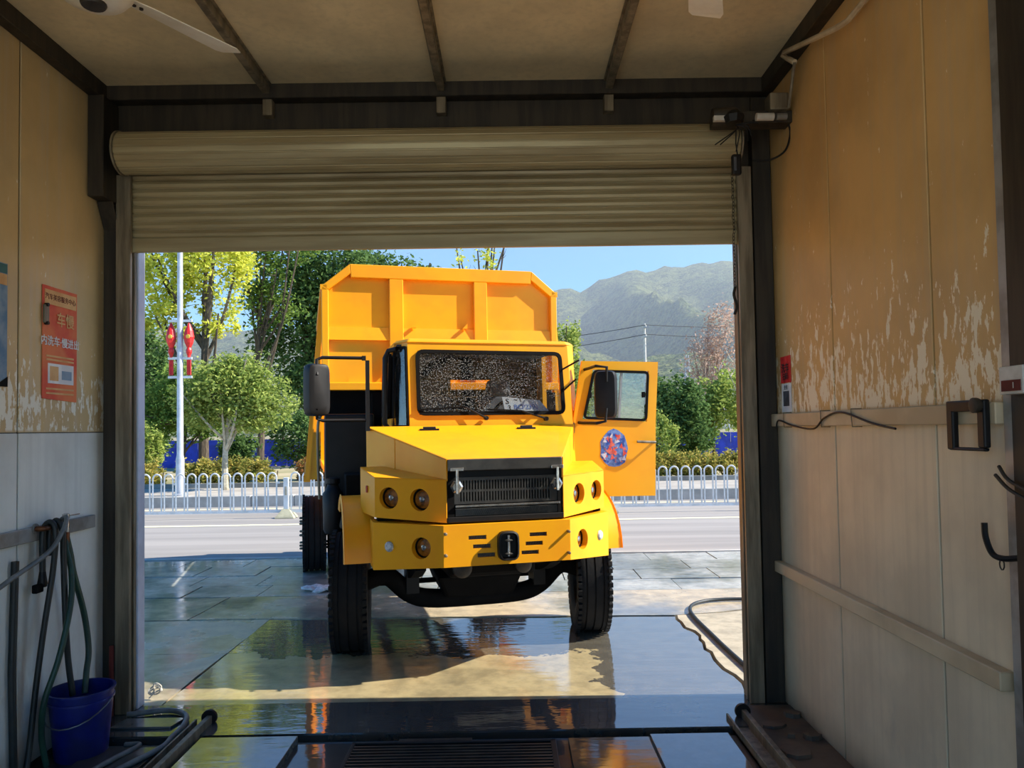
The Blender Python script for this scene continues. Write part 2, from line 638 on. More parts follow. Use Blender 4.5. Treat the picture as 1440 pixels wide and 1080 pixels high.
# ceiling
ce = MB().box(XL - .12, XR + .12, YB, 4.80, ZC + .02, ZC + .12).build('ceiling', 'steel_dark', kind='structure')
for (x0, x1) in ((XL, -1.45), (-1.45, -.39), (-.39, .655), (.655, XR)):
    MB().box(x0 + .003, x1 - .003, YB, 4.70, ZC, ZC + .02).build('ceiling_sheet', 'ceiling_sheet', ce)
# wall above and beside the door
wf = MB()
wf.box(XL, XR, YD + .02, 4.79, 3.28, ZC + .02)
wf.box(XL, -2.36, YD + .03, 4.79, 0, 3.3)
wf.box(1.50, XR, YD + .03, 4.79, 0, 3.3)
wf = wf.build('wall_front', 'steel_dark', kind='structure')
# purlins, beams, columns, rails
n = 0


def trim(mb, mat, bevel=.004):
    global n
    n += 1
    return mb.build('trim_%d' % n, mat, kind='structure', bevel=bevel, seg=1)


for x in (-1.47, -.39, .655):
    m = MB()
    m.box(x - .035, x + .035, YB, 4.70, ZC - .012, ZC)
    m.box(x - .022, x + .022, YB, 4.70, ZC - .062, ZC - .012)
    m.box(x - .03, x + .03, 4.62, 4.70, ZC - .19, ZC - .06)
    trim(m, 'steel_grey')
trim(MB().box(XL, XL + .07, YB, 4.6, ZC - .10, ZC), 'steel_dark')
trim(MB().box(XR - .07, XR, YB, 4.6, ZC - .10, ZC), 'steel_dark')
m = MB().box(XL, XR, 4.60, 4.74, ZC - .09, ZC - .0)
m.box(XL, XR, 4.68, 4.74, ZC - .26, ZC - .09)
trim(m, 'steel_dark')
# corner columns
m = MB()
m.box(XL + .005, XL + .10, 4.685, 4.74, 0, ZC - .10)
m.box(XL + .005, XL + .10, 4.50, 4.685, 3.14, ZC - .10)
m.prism([(XL + .005, 4.60, 3.14), (XL + .10, 4.60, 3.14), (XL + .10, 4.685, 2.98), (XL + .005, 4.685, 2.98)], (0, .02, 0))
trim(m, 'steel_dark')
m = MB()
m.box(XR - .12, XR - .005, 4.66, 4.74, 0, ZC - .10)
trim(m, 'steel_dark')
# jambs of the doorway, outside strips painted white
trim(MB().box(-2.39, -2.325, 4.745, 4.83, 0, 2.95), 'jamb_white')
trim(MB().box(1.462, 1.51, 4.745, 4.83, 0, 2.95), 'steel_grey')
# wall rails
trim(MB().box(XL, XL + .03, 4.0 - 3.5, 4.56, 1.15, 1.225), 'galvanised')
m = MB()
m.box(XR - .045, XR, 2.51, 4.66, 1.69, 1.765)
trim(m, 'rail_paint')
m = MB()
m.box(XR - .05, XR, 2.53, 4.66, .80, .865)
trim(m, 'rail_paint')
# near column on the right wall
m = MB()
m.box(XR - .02, XR, 2.455, 2.51, 0, ZC - .1)
trim(m, 'galvanised')
m = MB()
m.box(XR - .03, XR - .0, 2.20, 2.455, 0, ZC - .1)
trim(m, 'steel_dark')

# -------------------------------------------------------------- roller shutter
sh = thing('roller_shutter', 'ribbed metal roller shutter half rolled up over the doorway', 'shutter', (0, 4.6, 0))
DX0, DX1 = -2.33, 1.415


def L(mb):     # shift world y into the shutter's own frame
    mb.v = [(x, y - 4.6, z) for x, y, z in mb.v]
    return mb


m = MB()
prof = []
R0 = .122
for k in range(0, 19):       # the wound-up curtain: a roll with flats
    a = 2 * math.pi * k / 18
    prof.append((0, 4.555 - math.cos(a) * R0, 3.415 + math.sin(a) * R0))
rollr = []
for x in (DX0, DX1):
    rollr.append([(x, p[1], p[2]) for p in prof[:-1]])
m.loft(rollr)
for k in range(18):
    a = 2 * math.pi * (k + .5) / 18
    rr = R0 * 1.0
    c_ = Vector(((DX0 + DX1) / 2, 4.555 - math.cos(a) * rr, 3.415 + math.sin(a) * rr))
    m.obox(c_, DX1 - DX0, .006, .036, (1, 0, 0), (0, math.sin(a), math.cos(a)))
L(m).build('roll', 'shutter', sh, bevel=.003, seg=1)
m = MB()
for x in (DX0 - .012, DX1 + .002):
    m = MB()
    m.lathe([(.135, 0), (.135, .01)], (x, 4.555, 3.415), (1, 0, 0), 24)
    L(m).build('end_plate', 'steel_grey', sh)
zt = 3.40
ns = 9
for k in range(ns):
    z1 = zt - k * .052
    z0 = z1 - .052
    m = MB()
    pr = [(4.708, z0 + .0005), (4.700, z0 + .010), (4.694, z0 + .026), (4.700, z0 + .042), (4.708, z0 + .0515), (4.712, z0 + .0515), (4.712, z0 + .0005)]
    m.loft([[(-2.36, y, z) for y, z in pr], [(1.475, y, z) for y, z in pr]])
    L(m).build('slat', 'shutter', sh)
L(MB().box(-2.36, 1.475, 4.690, 4.716, 2.84, zt - ns * .052 - .002)).build('bottom_bar', 'shutter', sh, bevel=.006)
for (x0, x1, s) in ((-2.425, -2.335, 1), (1.45, 1.54, -1)):
    m = MB()
    m.box(x0, x1, 4.655, 4.685, 0, 3.32)
    m.box(x0, x1, 4.715, 4.742, 0, 3.32)
    xo = x0 if s > 0 else x1
    m.box(min(xo, xo + .03 * s), max(xo, xo + .03 * s), 4.685, 4.715, 0, 3.32)
    L(m).build('guide_rail', 'steel_grey', sh, bevel=.004, seg=1)

# motor of the shutter with its loose cables
mo = thing('shutter_motor', 'dusty shutter motor with tangled cables beside the roll', 'motor', (1.45, 4.36, 3.42))
MB().box(-.23, .22, -.06, .05, .03, .10).build('mount_plate', 'steel_dark', mo, bevel=.004)
m = MB()
m.lathe([(.045, 0), (.052, .01), (.052, .13), (.04, .15)], (-.24, -.04, .075), (1, 0, 0), 18)
m.build('motor_body', 'steel_dark', mo, smooth=True)
MB().box(-.245, -.16, -.10, -.07, .03, .06).build('terminal_strip', 'plastic_white', mo, bevel=.003)
MB().box(.08, .19, -.10, .0, .09, .19).build('gear_box', 'steel_grey', mo, bevel=.008)
m = MB()
m.lathe([(.022, 0), (.022, .10)], (.0, -.09, .05), (1, 0, 0), 12)
m.build('capacitor', 'plastic_white', mo, smooth=True)
m = MB()
m.lathe([(.02, 0), (.02, .06)], (.115, -.09, .05), (1, 0, 0), 12)
m.build('capacitor', 'galvanised', mo, smooth=True)
m = MB()
m.lathe([(.05, -.02), (.06, .02), (.03, .05)], (-.13, -.10, .03), (0, 0, 1), 8)
m.build('junction_box', 'black_paint', mo)
random.seed(4)
for k, (dx, dz, kk) in enumerate(((-.12, -.12, .05), (-.09, -.12, .04), (.0, -.16, .02), (.05, -.06, .05), (.09, -.07, .03), (.10, .02, .06), (.13, .0, .04), (.07, -.10, .03))):
    m = MB()
    m.tube(smooth_path([(-.13, -.11, .0), (-.13 + dx * .4 + kk, -.13, dz * .3), (-.13 + dx, -.12, dz)], 5), .0035, 6)
    m.build('cable', 'black_paint', mo)
m = MB()
m.tube(smooth_path([(.2, -.03, .06), (.22, -.02, -.02), (.19, -.01, -.12), (.1, .0, -.17), (0.0, 0, -.17)], 6), .006, 6)
m.build('cable', 'black_paint', mo)
# pendant switch
ps = thing('pendant_switch', 'black pendant switch hanging under the shutter motor', 'switch', (1.335, 4.29, 3.20))
m = MB()
m.obox((0, 0, 0), .055, .04, .12, (1, 0, .0), (.18, 0, 1))
m.build('body', 'black_paint', ps, bevel=.012)
MB().obox((-.012, -.021, .0), .014, .006, .08, (1, 0, 0), (.18, 0, 1)).build('button_strip', 'bucket_wire', ps, bevel=.002)
m = MB()
m.tube([(.008, 0, .058), (-.006, -.02, .12), (-.005, -.03, .20)], .004, 6)
m.build('cord', 'black_paint', ps)
# hand chain of the shutter
hc = thing('hand_chain', 'rusty hand chain hanging along the right guide rail', 'chain', (1.405, 4.60, 2.55))
lk = MB()
for k in range(28):
    a = 2 * math.pi * k / 28
pts = [(.007 * math.cos(2 * math.pi * k / 10), 0, .014 * math.sin(2 * math.pi * k / 10)) for k in range(10)]
rings = []
for k in range(10):
    p = Vector(pts[k])
    d = (Vector(pts[(k + 1) % 10]) - Vector(pts[k - 1])).normalized()
    w = Vector((0, 1, 0))
    u = d.cross(w)
    rings.append([p + (u * math.cos(t) + w * math.sin(t)) * .0022 for t in (0, 2.1, 4.2)])
lk.loft(rings, False, True)
l0 = lk.build('link', 'steel_dark', hc)
for k in range(1, 34):
    o = l0.copy()
    COL.objects.link(o)
    o.parent = hc
    o.location = (random.uniform(-.003, .003), 0, k * .0215)
    o.rotation_euler = (0, 0, (k % 2) * 1.5708 + .4)
m = MB()
m.tube(smooth_path([(0, 0, 0), (-.012, -.01, -.05), (.006, 0, -.12), (-.008, 0, -.17)], 4), .009, 7)
m.build('chain_tail', 'steel_dark', hc)

# -------------------------------------------------------------- left wall things
NX = Vector((1, 0, 0))


def sheet(name, label, cat, X, y0, y1, z0, z1, mat, s=1, parent=None, th=.0015, skew=0.):
    """paper on a wall of constant X, facing s"""
    if parent is None:
        t = thing(name, label, cat, (X, (y0 + y1) / 2, (z0 + z1) / 2))
    m = MB()
    hw, hh = (y1 - y0) / 2, (z1 - z0) / 2
    nseg = 8
    for k in range(nseg):
        a, b_ = -hw + 2 * hw * k / nseg, -hw + 2 * hw * (k + 1) / nseg
        w0, w1 = .002 * math.sin(k * 1.7), .002 * math.sin((k + 1) * 1.7)
        m.hexa([(s * .0005, a, -hh + skew * k / nseg), (s * .0005, b_, -hh + skew * (k + 1) / nseg), (s * (th + .003 + w1), b_, -hh + skew * (k + 1) / nseg), (s * (th + .003 + w0), a, -hh + skew * k / nseg)],
               [(s * .0005, a, hh), (s * .0005, b_, hh), (s * (th + .003 + w1), b_, hh), (s * (th + .003 + w0), a, hh)])
    m.build('sheet', mat, t)
    return t


po = sheet('notice_poster', 'faded red notice with pale lettering on the left wall', 'poster', XL, 4.075, 4.395, 1.905, 2.525, 'paper_red', 1, skew=-.012)
XF = .0085
TM = lambda y, z: frame4((XF, y, z), (0, 1, 0), (0, 0, 1))     # text facing +X: reads along +Y
MB().box(XF - .003, XF - .0005, -.145, .15, .21, .29).build('header_band', 'paper_tan', po)
text_mesh('汽车美容服务中心', .036, 'ink_red', po, TM(.0, .25), bold=.0002)
text_mesh('车慢', .085, 'paper_tan', po, TM(.045, .13), bold=.001)
text_mesh('内洗车·慢进出', .058, 'paper_white', po, TM(0, .005), bold=.0008)
for z in (-.075, -.095, -.255, -.28):
    MB().box(XF - .003, XF - .0012, -.13, .13, z - .005, z + .005).build('small_print_line', 'paper_tan', po)
MB().box(XF - .003, XF, -.115, .125, -.225, -.115).build('white_slip', 'paper_white', po)
MB().box(XF, XF + .0004, -.10, -.02, -.21, -.13).build('slip_print', 'paper_tan', po)
MB().box(XF, XF + .0004, .01, .105, -.20, -.15).build('slip_print', 'paper_blue', po)
MB().box(XF - .003, XF + .012, -.165, -.125, .10, .20).build('clip', 'steel_grey', po, bevel=.003)
for z in (.10, .2):
    m = MB()
    m.lathe([(.010, 0), (.010, .02)], (XF, -.145, z), (1, 0, 0), 10)
    m.build('screw', 'black_paint', po)
bp = sheet('blue_poster', 'worn blue poster on the left wall past the red notice', 'poster', XL, 3.30, 3.785, 1.95, 2.57, 'paper_blue', 1)
MB().box(.004, .008, -.24, .238, .26, .305).build('top_band', 'paper_teal', bp)
MB().box(.004, .008, -.24, .238, .20, .255).build('gold_band', 'paper_tan', bp)
m = MB()
m.prism([(.008, .15, -.31), (.008, .242, -.31), (.008, .242, -.26)], (.003, 0, 0))
m.build('corner_tape', 'matt_black', bp)

# tap on the left rail
tp = thing('water_tap', 'wall tap with lever on the left rail', 'tap', (XL + .03, 4.12, 1.215))
m = MB()
m.tube([(0, -.14, .0), (.03, -.14, .0), (.046, -.134, .0), (.05, -.12, .0), (.05, .035, .0)], .014, 12)
m.build('inlet_pipe', 'brass', tp, smooth=True)
m = MB()
m.lathe([(.016, -.05), (.018, -.02), (.02, .0), (.017, .03), (.019, .035), (.019, .055), (.01, .06)], (.05, .05, 0), (0, 0, 1), 14)
m.build('valve_body', 'chrome', tp, smooth=True)
MB().bar((.05, .05, .045), (.09, .11, .05), .016, .006).build('lever', 'chrome', tp, bevel=.002)
m = MB()
m.lathe([(.019, 0), (.019, .05), (.016, .06)], (.05, .05, -.10), (0, 0, 1), 12)
m.build('hose_clamp', 'brass', tp, smooth=True)
m = MB()
m.lathe([(.028, 0), (.028, .006)], (0, -.14, 0), (1, 0, 0), 14)
m.build('wall_flange', 'galvanised', tp, smooth=True)


def hose(name, label, pts, r, mat, cat='hose', group=None, sub=8):
    P = smooth_path(pts, sub)
    o = P[-1].copy()
    m = MB()
    m.tube([p - Vector(pts[0]) for p in P], r, 10)
    return m.build(name, mat, None, True, 0, label, cat, group, loc=pts[0])


hose('garden_hose', 'green hose running from the tap down into the bucket', [(-2.438, 4.175, 1.14), (-2.428, 4.195, 1.04), (-2.42, 4.215, .93), (-2.40, 4.28, .7), (-2.385, 4.30, .5), (-2.375, 4.26, .38), (-2.36, 4.22, .28)], .016, 'hose_green')
hose('garden_hose', 'dark green hose hanging from the tap outside the bucket', [(-2.440, 4.166, 1.14), (-2.425, 4.155, 1.07), (-2.39, 4.135, .97), (-2.36, 4.08, .8), (-2.37, 4.0, .55), (-2.415, 3.945, .33), (-2.44, 3.965, .15), (-2.43, 3.99, -.014)], .015, 'hose_green')
hose('garden_hose', 'black hose looped over the tap pipe down into the bucket', [(-2.473, 4.075, 1.06), (-2.473, 4.08, 1.19), (-2.44, 4.082, 1.246), (-2.408, 4.085, 1.19), (-2.405, 4.09, 1.05), (-2.40, 4.10, .75), (-2.39, 4.11, .5), (-2.375, 4.13, .3)], .016, 'hose_black')
hose('garden_hose', 'black hose bundled beside the tap ending on the floor', [(-2.474, 4.02, .98), (-2.474, 4.022, 1.19), (-2.44, 4.025, 1.245), (-2.409, 4.025, 1.19), (-2.415, 4.015, 1.0), (-2.44, 3.98, .7), (-2.462, 3.95, .4), (-2.478, 3.925, .1), (-2.47, 3.88, -.014)], .015, 'hose_black')
hose('steel_hose', 'grey hose arching from the tap towards the open back of the bay', [(-2.474, 4.13, 1.10), (-2.472, 4.128, 1.20), (-2.44, 4.122, 1.243), (-2.385, 4.08, 1.262), (-2.368, 4.02, 1.20), (-2.375, 3.9, 1.10), (-2.40, 3.6, 1.0), (-2.42, 3.2, .85), (-2.44, 2.9, .45), (-2.44, 2.75, .06), (-2.42, 2.62, -.017), (-2.36, 2.4, -.018)], .012, 'hose_grey')
m = MB()
m.tube([(0, 0, 0), (.0, -.02, .55), (0, 0, 1.1)], .018, 10)
m.build('drain_pipe', 'hose_black', None, True, 0, 'thin dark pipe standing against the left wall under the tap', 'pipe', None, loc=(XL + .019, 3.84, -.03))
# valve cluster
vc = thing('valve_cluster', 'small black valve fittings tied among the hoses', 'valve', (-2.474, 4.02, .905))
m = MB()
m.lathe([(.02, 0), (.025, .02), (.02, .05), (.016, .08)], (0, 0, 0), (0, 0, 1), 10)
m.build('valve_body', 'black_paint', vc, smooth=True)
MB().obox((.0, -.04, .0), .03, .06, .045).build('valve_handle', 'matt_black', vc, bevel=.006)
# red-brown pipe at the corner
m = MB()
m.tube([(0, 0, 0), (0, 0, .42)], .014, 10)
m.build('red_pipe', 'ink_red', None, True, 0, 'short dark red pipe in the corner by the left guide rail', 'pipe', None, loc=(XL + .085, 4.64, 0))

# bucket
bk = thing('bucket', 'dark blue plastic bucket under the tap', 'bucket', (-2.345, 4.16, -.03))
m = MB()
H = .36
m.lathe([(.001, .004), (.120, .004), (.125, .0), (.130, .01), (.155, H - .06), (.163, H - .058), (.163, H - .046), (.157, H - .044), (.160, H - .012), (.168, H - .01), (.168, H), (.156, H), (.150, H - .05), (.122, .02), (.001, .018)], (0, 0, 0), (0, 0, 1), 36, False)
m.build('body', 'bucket', bk, smooth=True)
hp = []
for k in range(13):
    a = math.pi * k / 12
    hp.append((.168 * math.cos(a), -.13 * math.sin(a) - .07 * math.sin(a), H - .05 - .10 * math.sin(a)))
m = MB()
m.tube(hp, .004, 6)
m.build('handle', 'bucket_wire', bk, smooth=True)
# hoses on the floor
hose('floor_hose', 'grey hose curving round from the bucket over the floor', [(-2.32, 4.60, .02), (-2.1, 4.66, .02), (-1.96, 4.58, .018), (-1.905, 4.42, .017), (-1.905, 4.28, .012), (-1.91, 4.15, .004), (-2.0, 3.9, .006), (-2.1, 3.6, .006)], .016, 'hose_grey')
hose('floor_hose', 'straight grey hose lying beside the floor channel', [(-2.15, 4.245, -.014), (-2.06, 4.215, -.008), (-2.12, 3.95, .004), (-2.2, 3.5, .004)], .014, 'hose_grey')

# -------------------------------------------------------------- ceiling fans
def fan(label, hub, ang0, R=.62):
    t = thing('ceiling_fan', label, 'fan', (hub[0], hub[1], hub[2]), 0, 'ceiling fans')
    m = MB()
    m.lathe([(.001, -.075), (.05, -.075), (.11, -.06), (.135, -.03), (.14, .0), (.12, .045), (.05, .06), (.001, .06)], (0, 0, 0), (0, 0, 1), 28, False)
    m.build('motor_housing', 'fan_cream', t, smooth=True)
    m = MB()
    m.lathe([(.04, -.088), (.045, -.08), (.045, -.07)], (0, 0, 0), (0, 0, 1), 18)
    m.build('bottom_cap', 'steel_dark', t, smooth=True)
    m = MB()
    m.tube([(0, 0, .05), (0, 0, ZC - hub[2] - .05)], .012, 10)
    m.build('rod', 'fan_cream', t, smooth=True)
    m = MB()
    m.lathe([(.02, -.07), (.06, -.02), (.06, 0)], (0, 0, ZC - hub[2]), (0, 0, 1), 18)
    m.build('canopy', 'fan_cream', t, smooth=True)
    for k in range(3):
        a = ang0 + k * 2 * math.pi / 3
        d = Vector((math.cos(a), math.sin(a), 0))
        w = Vector((-math.sin(a), math.cos(a), 0))
        m = MB()
        rings = []
        for (r, hw, zz) in ((.13, .045, 0.), (.2, .055, .0), (.4, .062, .004), (R - .03, .068, .008), (R, .055, .008)):
            c_ = d * r + Vector((0, 0, zz))
            tl_ = Vector((0, 0, .016))
            rings.append([c_ - w * hw - tl_, c_ + w * hw + tl_, c_ + w * hw + tl_ + Vector((0, 0, .005)), c_ - w * hw - tl_ + Vector((0, 0, .005))])
        m.loft(rings)
        bl = m.build('blade', 'fan_cream', t)
        m = MB()
        for r in (.16, .19):
            m.lathe([(.008, -.008), (.008, .004)], d * r, (0, 0, 1), 8)
        m.build('screw', 'steel_dark', bl)
    return t


fan('cream ceiling fan with three blades near the left wall', (-1.50, 2.72, 3.36), math.radians(60))
fan('cream ceiling fan with three blades near the right wall', (.66, 2.42, 3.36), math.radians(74))

# conduit high on the right wall
cd = thing('conduit_pipe', 'thin bent conduit pipe high on the right wall', 'pipe', (XR - .06, 4.0, 3.70))
m = MB()
m.tube([(.02, -1.3, -.10), (.02, -.52, -.10), (.005, -.42, -.085), (-.02, .18, .10), (-.015, .22, .105), (-.005, .17, .06), (.0, .09, .0)], .015, 8)
m.build('pipe', 'conduit', cd, smooth=True)
m = MB()
m.tube([(.0, .09, .0), (.005, .14, -.07), (.01, .22, -.20)], .009, 8)
m.build('flex_tail', 'steel_grey', cd, smooth=True)

# -------------------------------------------------------------- right wall things
st = sheet('red_sticker', 'small pink-red sticker with dark characters on the right wall', 'sticker', XR, 4.43, 4.585, 1.95, 2.11, 'lantern_red', -1)
TR = lambda y, z: frame4((-.0085, y, z), (0, -1, 0), (0, 0, 1))
text_mesh('洗车', .06, 'ink', st, TR(0, 0.005), bold=.0005)
text_mesh('扫码', .045, 'ink', st, TR(0, -.045), bold=.0004)
cdp = sheet('pay_card', 'small white card with a grey print below the red sticker', 'card', XR, 4.43, 4.575, 1.775, 1.945, 'paper_white', -1)
MB().box(-.0075, -.005, -.045, .045, -.05, .04).build('print', 'seat_grey', cdp)
text_mesh('支付', .03, 'ink', cdp, TR(0, .06))
# cable tied along the rail
hose('cable', 'thin black cable tied along the upper right rail', [(XR - .052, 4.56, 1.68), (XR - .056, 4.5, 1.725), (XR - .054, 4.3, 1.695), (XR - .054, 4.0, 1.675), (XR - .056, 3.85, 1.73), (XR - .056, 3.65, 1.755), (XR - .054, 3.35, 1.70), (XR - .052, 3.15, 1.675)], .005, 'black_paint', 'cable')
for k, yy in enumerate((4.43, 3.9, 3.55)):
    m = MB()
    pts = [(-.052, 0, -.045), (-.052, 0, .045), (.0, 0, .047)]
    m.tube([(-.004, 0, -.042), (-.05, .0, -.042), (-.052, .004, 0), (-.05, .01, .042), (-.004, .0, .042)], .0028, 6)
    m.build('wire_tie', 'steel_grey', None, False, 0, 'small wire tie looped round the upper right rail', 'wire tie', 'wire ties on the rail', loc=(XR, yy, 1.727))
# black square clamp hanging on the rail
cl = thing('black_clamp', 'black square bracket hanging from the upper right rail', 'bracket', (XR - .06, 2.635, 1.70))
m = MB()
m.box(-.012, .012, -.105, .115, .035, .075)
m.box(-.012, .012, .075, .115, -.10, .045)
m.box(-.012, .012, -.105, -.065, -.09, .05)
m.box(-.010, .010, -.10, .11, -.102, -.09)
m.build('frame', 'black_paint', cl, bevel=.006)
m = MB()
m.lathe([(.022, 0), (.026, .008), (.026, .022), (.018, .026)], (-.01, -.08, .055), (-1, 0, 0), 16)
m.build('knob', 'steel_dark', cl, smooth=True)
# hooks on the near column
hk = thing('wall_hook', 'black curved hook fixed to the near right column', 'hook', (XR - .02, 2.485, 1.255))
m = MB()
m.tube(smooth_path([(0, -.03, 0), (-.02, .02, -.01), (-.03, .06, .0), (-.035, .085, .05), (-.035, .09, .10)], 6), .010, 8)
m.build('hook', 'black_paint', hk, smooth=True)
m = MB()
m.tube([(-.022 + .0 * k, .025 + .012 * math.cos(k * .7), -.03 + .018 * math.sin(k * .7)) for k in range(10)], .0025, 6)
m.build('ring', 'steel_dark', hk)
hk2 = thing('cable_hook', 'pair of thin dark bent rods sticking out of the near right column', 'hook', (XR - .03, 2.46, 1.48))
for dz, dy in ((0, .04), (.03, .0)):
    m = MB()
    m.tube(smooth_path([(-.01, .05 + dy * .5, .04 + dz), (-.015, .0, .0 + dz), (-.02, -.10, -.03 + dz)], 6), .006, 8)
    m.build('rod', 'steel_dark', hk2, smooth=True)
sw = thing('switch_box', 'white switch box on the near right column', 'switch box', (XR - .055, 2.385, 1.83))
MB().box(-.02, .025, -.06, .055, -.045, .045).build('case', 'plastic_white', sw, bevel=.004)
MB().box(-.023, -.019, -.05, .04, -.035, .0).build('display', 'ink_red', sw)
text_mesh('1', .028, 'plastic_white', sw, frame4((-.0245, -.02, -.018), (0, -1, 0), (0, 0, 1)))

# -------------------------------------------------------------- plates, grate and channels on the floor
def plate(name, label, x0, x1, y0, y1, mat, z=-.002, skew=0., cat='plate', th=.012):
    m = MB()
    cx, cy = (x0 + x1) / 2, (y0 + y1) / 2
    m.hexa([(x0 - cx, y0 - cy, -th), (x1 - cx, y0 - cy, -th), (x1 - cx + skew, y1 - cy, -th), (x0 - cx + skew, y1 - cy, -th)],
           [(x0 - cx, y0 - cy, 0), (x1 - cx, y0 - cy, 0), (x1 - cx + skew, y1 - cy, 0), (x0 - cx + skew, y1 - cy, 0)])
    return m.build(name, mat, None, False, .003, label, cat, None, loc=(cx, cy, z))


plate('floor_plate', 'wet steel floor plate mirroring the sky beside the left channel', -1.74, -1.20, 3.0, 4.26, 'plate_steel', .012, th=.042)
plate('floor_plate', 'rusty wet steel plate beside the floor grate', .30, .745, 3.0, 4.22, 'plate_rust', -.008, th=.022)
plate('floor_plate', 'wet steel plate mirroring the sky beside the right channel', .755, 1.19, 3.0, 4.24, 'plate_steel', -.002, th=.028)
plate('floor_plate', 'pale wet board on the sill behind the bucket', -2.33, -1.98, 4.42, 4.56, 'plate_steel', .014, th=.014, skew=.03)
plate('floor_plate', 'dark wet plate under the loose hoses', -2.30, -1.93, 3.3, 4.20, 'floor_wet', -.01, th=.02)
gr = thing('floor_grate', 'black steel bar grate over the drain in the floor', 'grate', (-.33, 3.6, -.03))
m = MB()
for (x0, x1, y0, y1) in ((-.55, -.53, -.6, .58), (.53, .56, -.6, .58), (-.55, .56, .56, .58), (-.55, .56, -.6, -.58)):
    m.box(x0, x1, y0, y1, 0, .035)
m.build('frame', 'black_paint', gr, bevel=.003)
k = 0
y = .53
while y > -.57:
    MB().box(-.53, .53, y - .012, y + .002, .004, .032).build('bar', 'grille_black', gr)
    y -= .036
MB().box(-.30, .10, .59, .625, .0, .03).build('angle_bar', 'steel_dark', gr)
for (nm, lb, x, w, y1) in (('floor_channel', 'steel floor channel with round end beside the left plate', -1.82, .10, 4.50), ('floor_channel', 'steel floor channel with round end along the right side strip', 1.30, .12, 4.45)):
    t = thing(nm, lb, 'channel', (x, 3.6, -.03))
    m = MB()
    m.box(-w / 2, w / 2, -.8, y1 - 3.6, 0, .02)
    m.box(-w / 2, -w / 2 + .012, -.8, y1 - 3.6, 0, .055)
    m.box(w / 2 - .03, w / 2, -.8, y1 - 3.6, 0, .075)
    m.build('channel', 'steel_grey', t, bevel=.003)
    m = MB()
    m.lathe([(.045, 0), (.045, .02)], (w / 2 - .02, y1 - 3.6, .06), (0, 1, 0), 16)
    m.build('end_roller', 'black_paint', t, smooth=True)
# side strip with rubble along the right wall
MB().box(1.37, XR, 2.6, 4.6, -.03, .012).build('side_strip', 'debris', None, False, .004, kind='structure')
random.seed(12)
rub = (((1.46, 4.28), .16, .10), ((1.60, 4.1), .11, .07), ((1.45, 3.92), .18, .16), ((1.58, 3.7), .16, .12), ((1.42, 3.6), .10, .08), ((1.62, 4.42), .10, .10), ((1.5, 4.12), .05, .04))
for k, ((x, y), a, c_) in enumerate(rub):
    m = MB()
    nn = 7
    ring = [(a * .5 * random.uniform(.75, 1.1) * math.cos(2 * math.pi * q / nn), c_ * .5 * random.uniform(.75, 1.1) * math.sin(2 * math.pi * q / nn)) for q in range(nn)]
    h = random.uniform(.012, .025)
    m.loft([[(u, v, 0) for u, v in ring], [(u * .94, v * .94, h) for u, v in ring]])
    m.build('rubble_piece', 'debris', None, False, 0, 'flat broken rubble piece on the strip along the right wall', 'rubble', 'rubble along the right wall', loc=(x, y, .012))

# =================================================================== OUTSIDE GROUND
ground = MB().box(-400, 400, 20.0, 340, -.6, .18).build('ground', 'earth', kind='structure')
MB().box(-60, 60, -60, YB, -.6, -.03).build('yard', 'bounce_concrete', kind='structure')
MB().box(-60, XL - .12, YB, 4.80, -.6, -.03).build('yard_side', 'slab_dry', kind='structure')
MB().box(XR + .12, 60, YB, 4.80, -.6, -.03).build('yard_side', 'slab_dry', kind='structure')
# apron of the wash bay: cast slabs with ragged joints
ap = thing('apron', None, None, (0, 0, 0), kind='structure')
random.seed(7)


def ragged(pa, pb, n=9, amp=.02):
    out = []
    for k in range(n + 1):
        t = k / n
        p = Vector(pa).lerp(Vector(pb), t)
        if 0 < k < n:
            p += Vector((random.uniform(-amp, amp), random.uniform(-amp, amp), 0))
        out.append(p)
    return out


def slab(poly, mat, z=0., th=.25, name='slab'):
    m = MB()
    m.loft([[(p.x, p.y, z - th) for p in poly], [(p.x, p.y, z) for p in poly]])
    return m.build(name, mat, ap)


eR = ragged((1.50, 4.80, 0), (1.46, 6.80, 0), 16, .035)
eT = ragged((-2.2, 6.92, 0), (1.46, 6.80, 0), 16, .02)
eL = ragged((-2.2, 4.80, 0), (-2.2, 6.92, 0), 4, .01)
slab([Vector((-2.2, 4.80, 0))] + eR + list(reversed(eT))[1:-1] + list(reversed(eL))[:-1], 'apron_wet')
eR2 = [p + Vector((.022, 0, 0)) for p in eR]
slab(eR2 + [Vector((1.9, 6.86, 0)), Vector((2.6, 7.1, 0)), Vector((6, 7.2, 0)), Vector((6, 4.8, 0))], 'slab_dry', .012)
eT2 = [p + Vector((0, .025, 0)) for p in eT]
slab(eT2 + [Vector((1.85, 6.90, 0)), Vector((2.55, 7.14, 0)), Vector((6, 7.24, 0)), Vector((6, 7.88, 0)), Vector((-.3, 7.88, 0)), Vector((-2.2, 7.88, 0))], 'ramp_wet', .008)
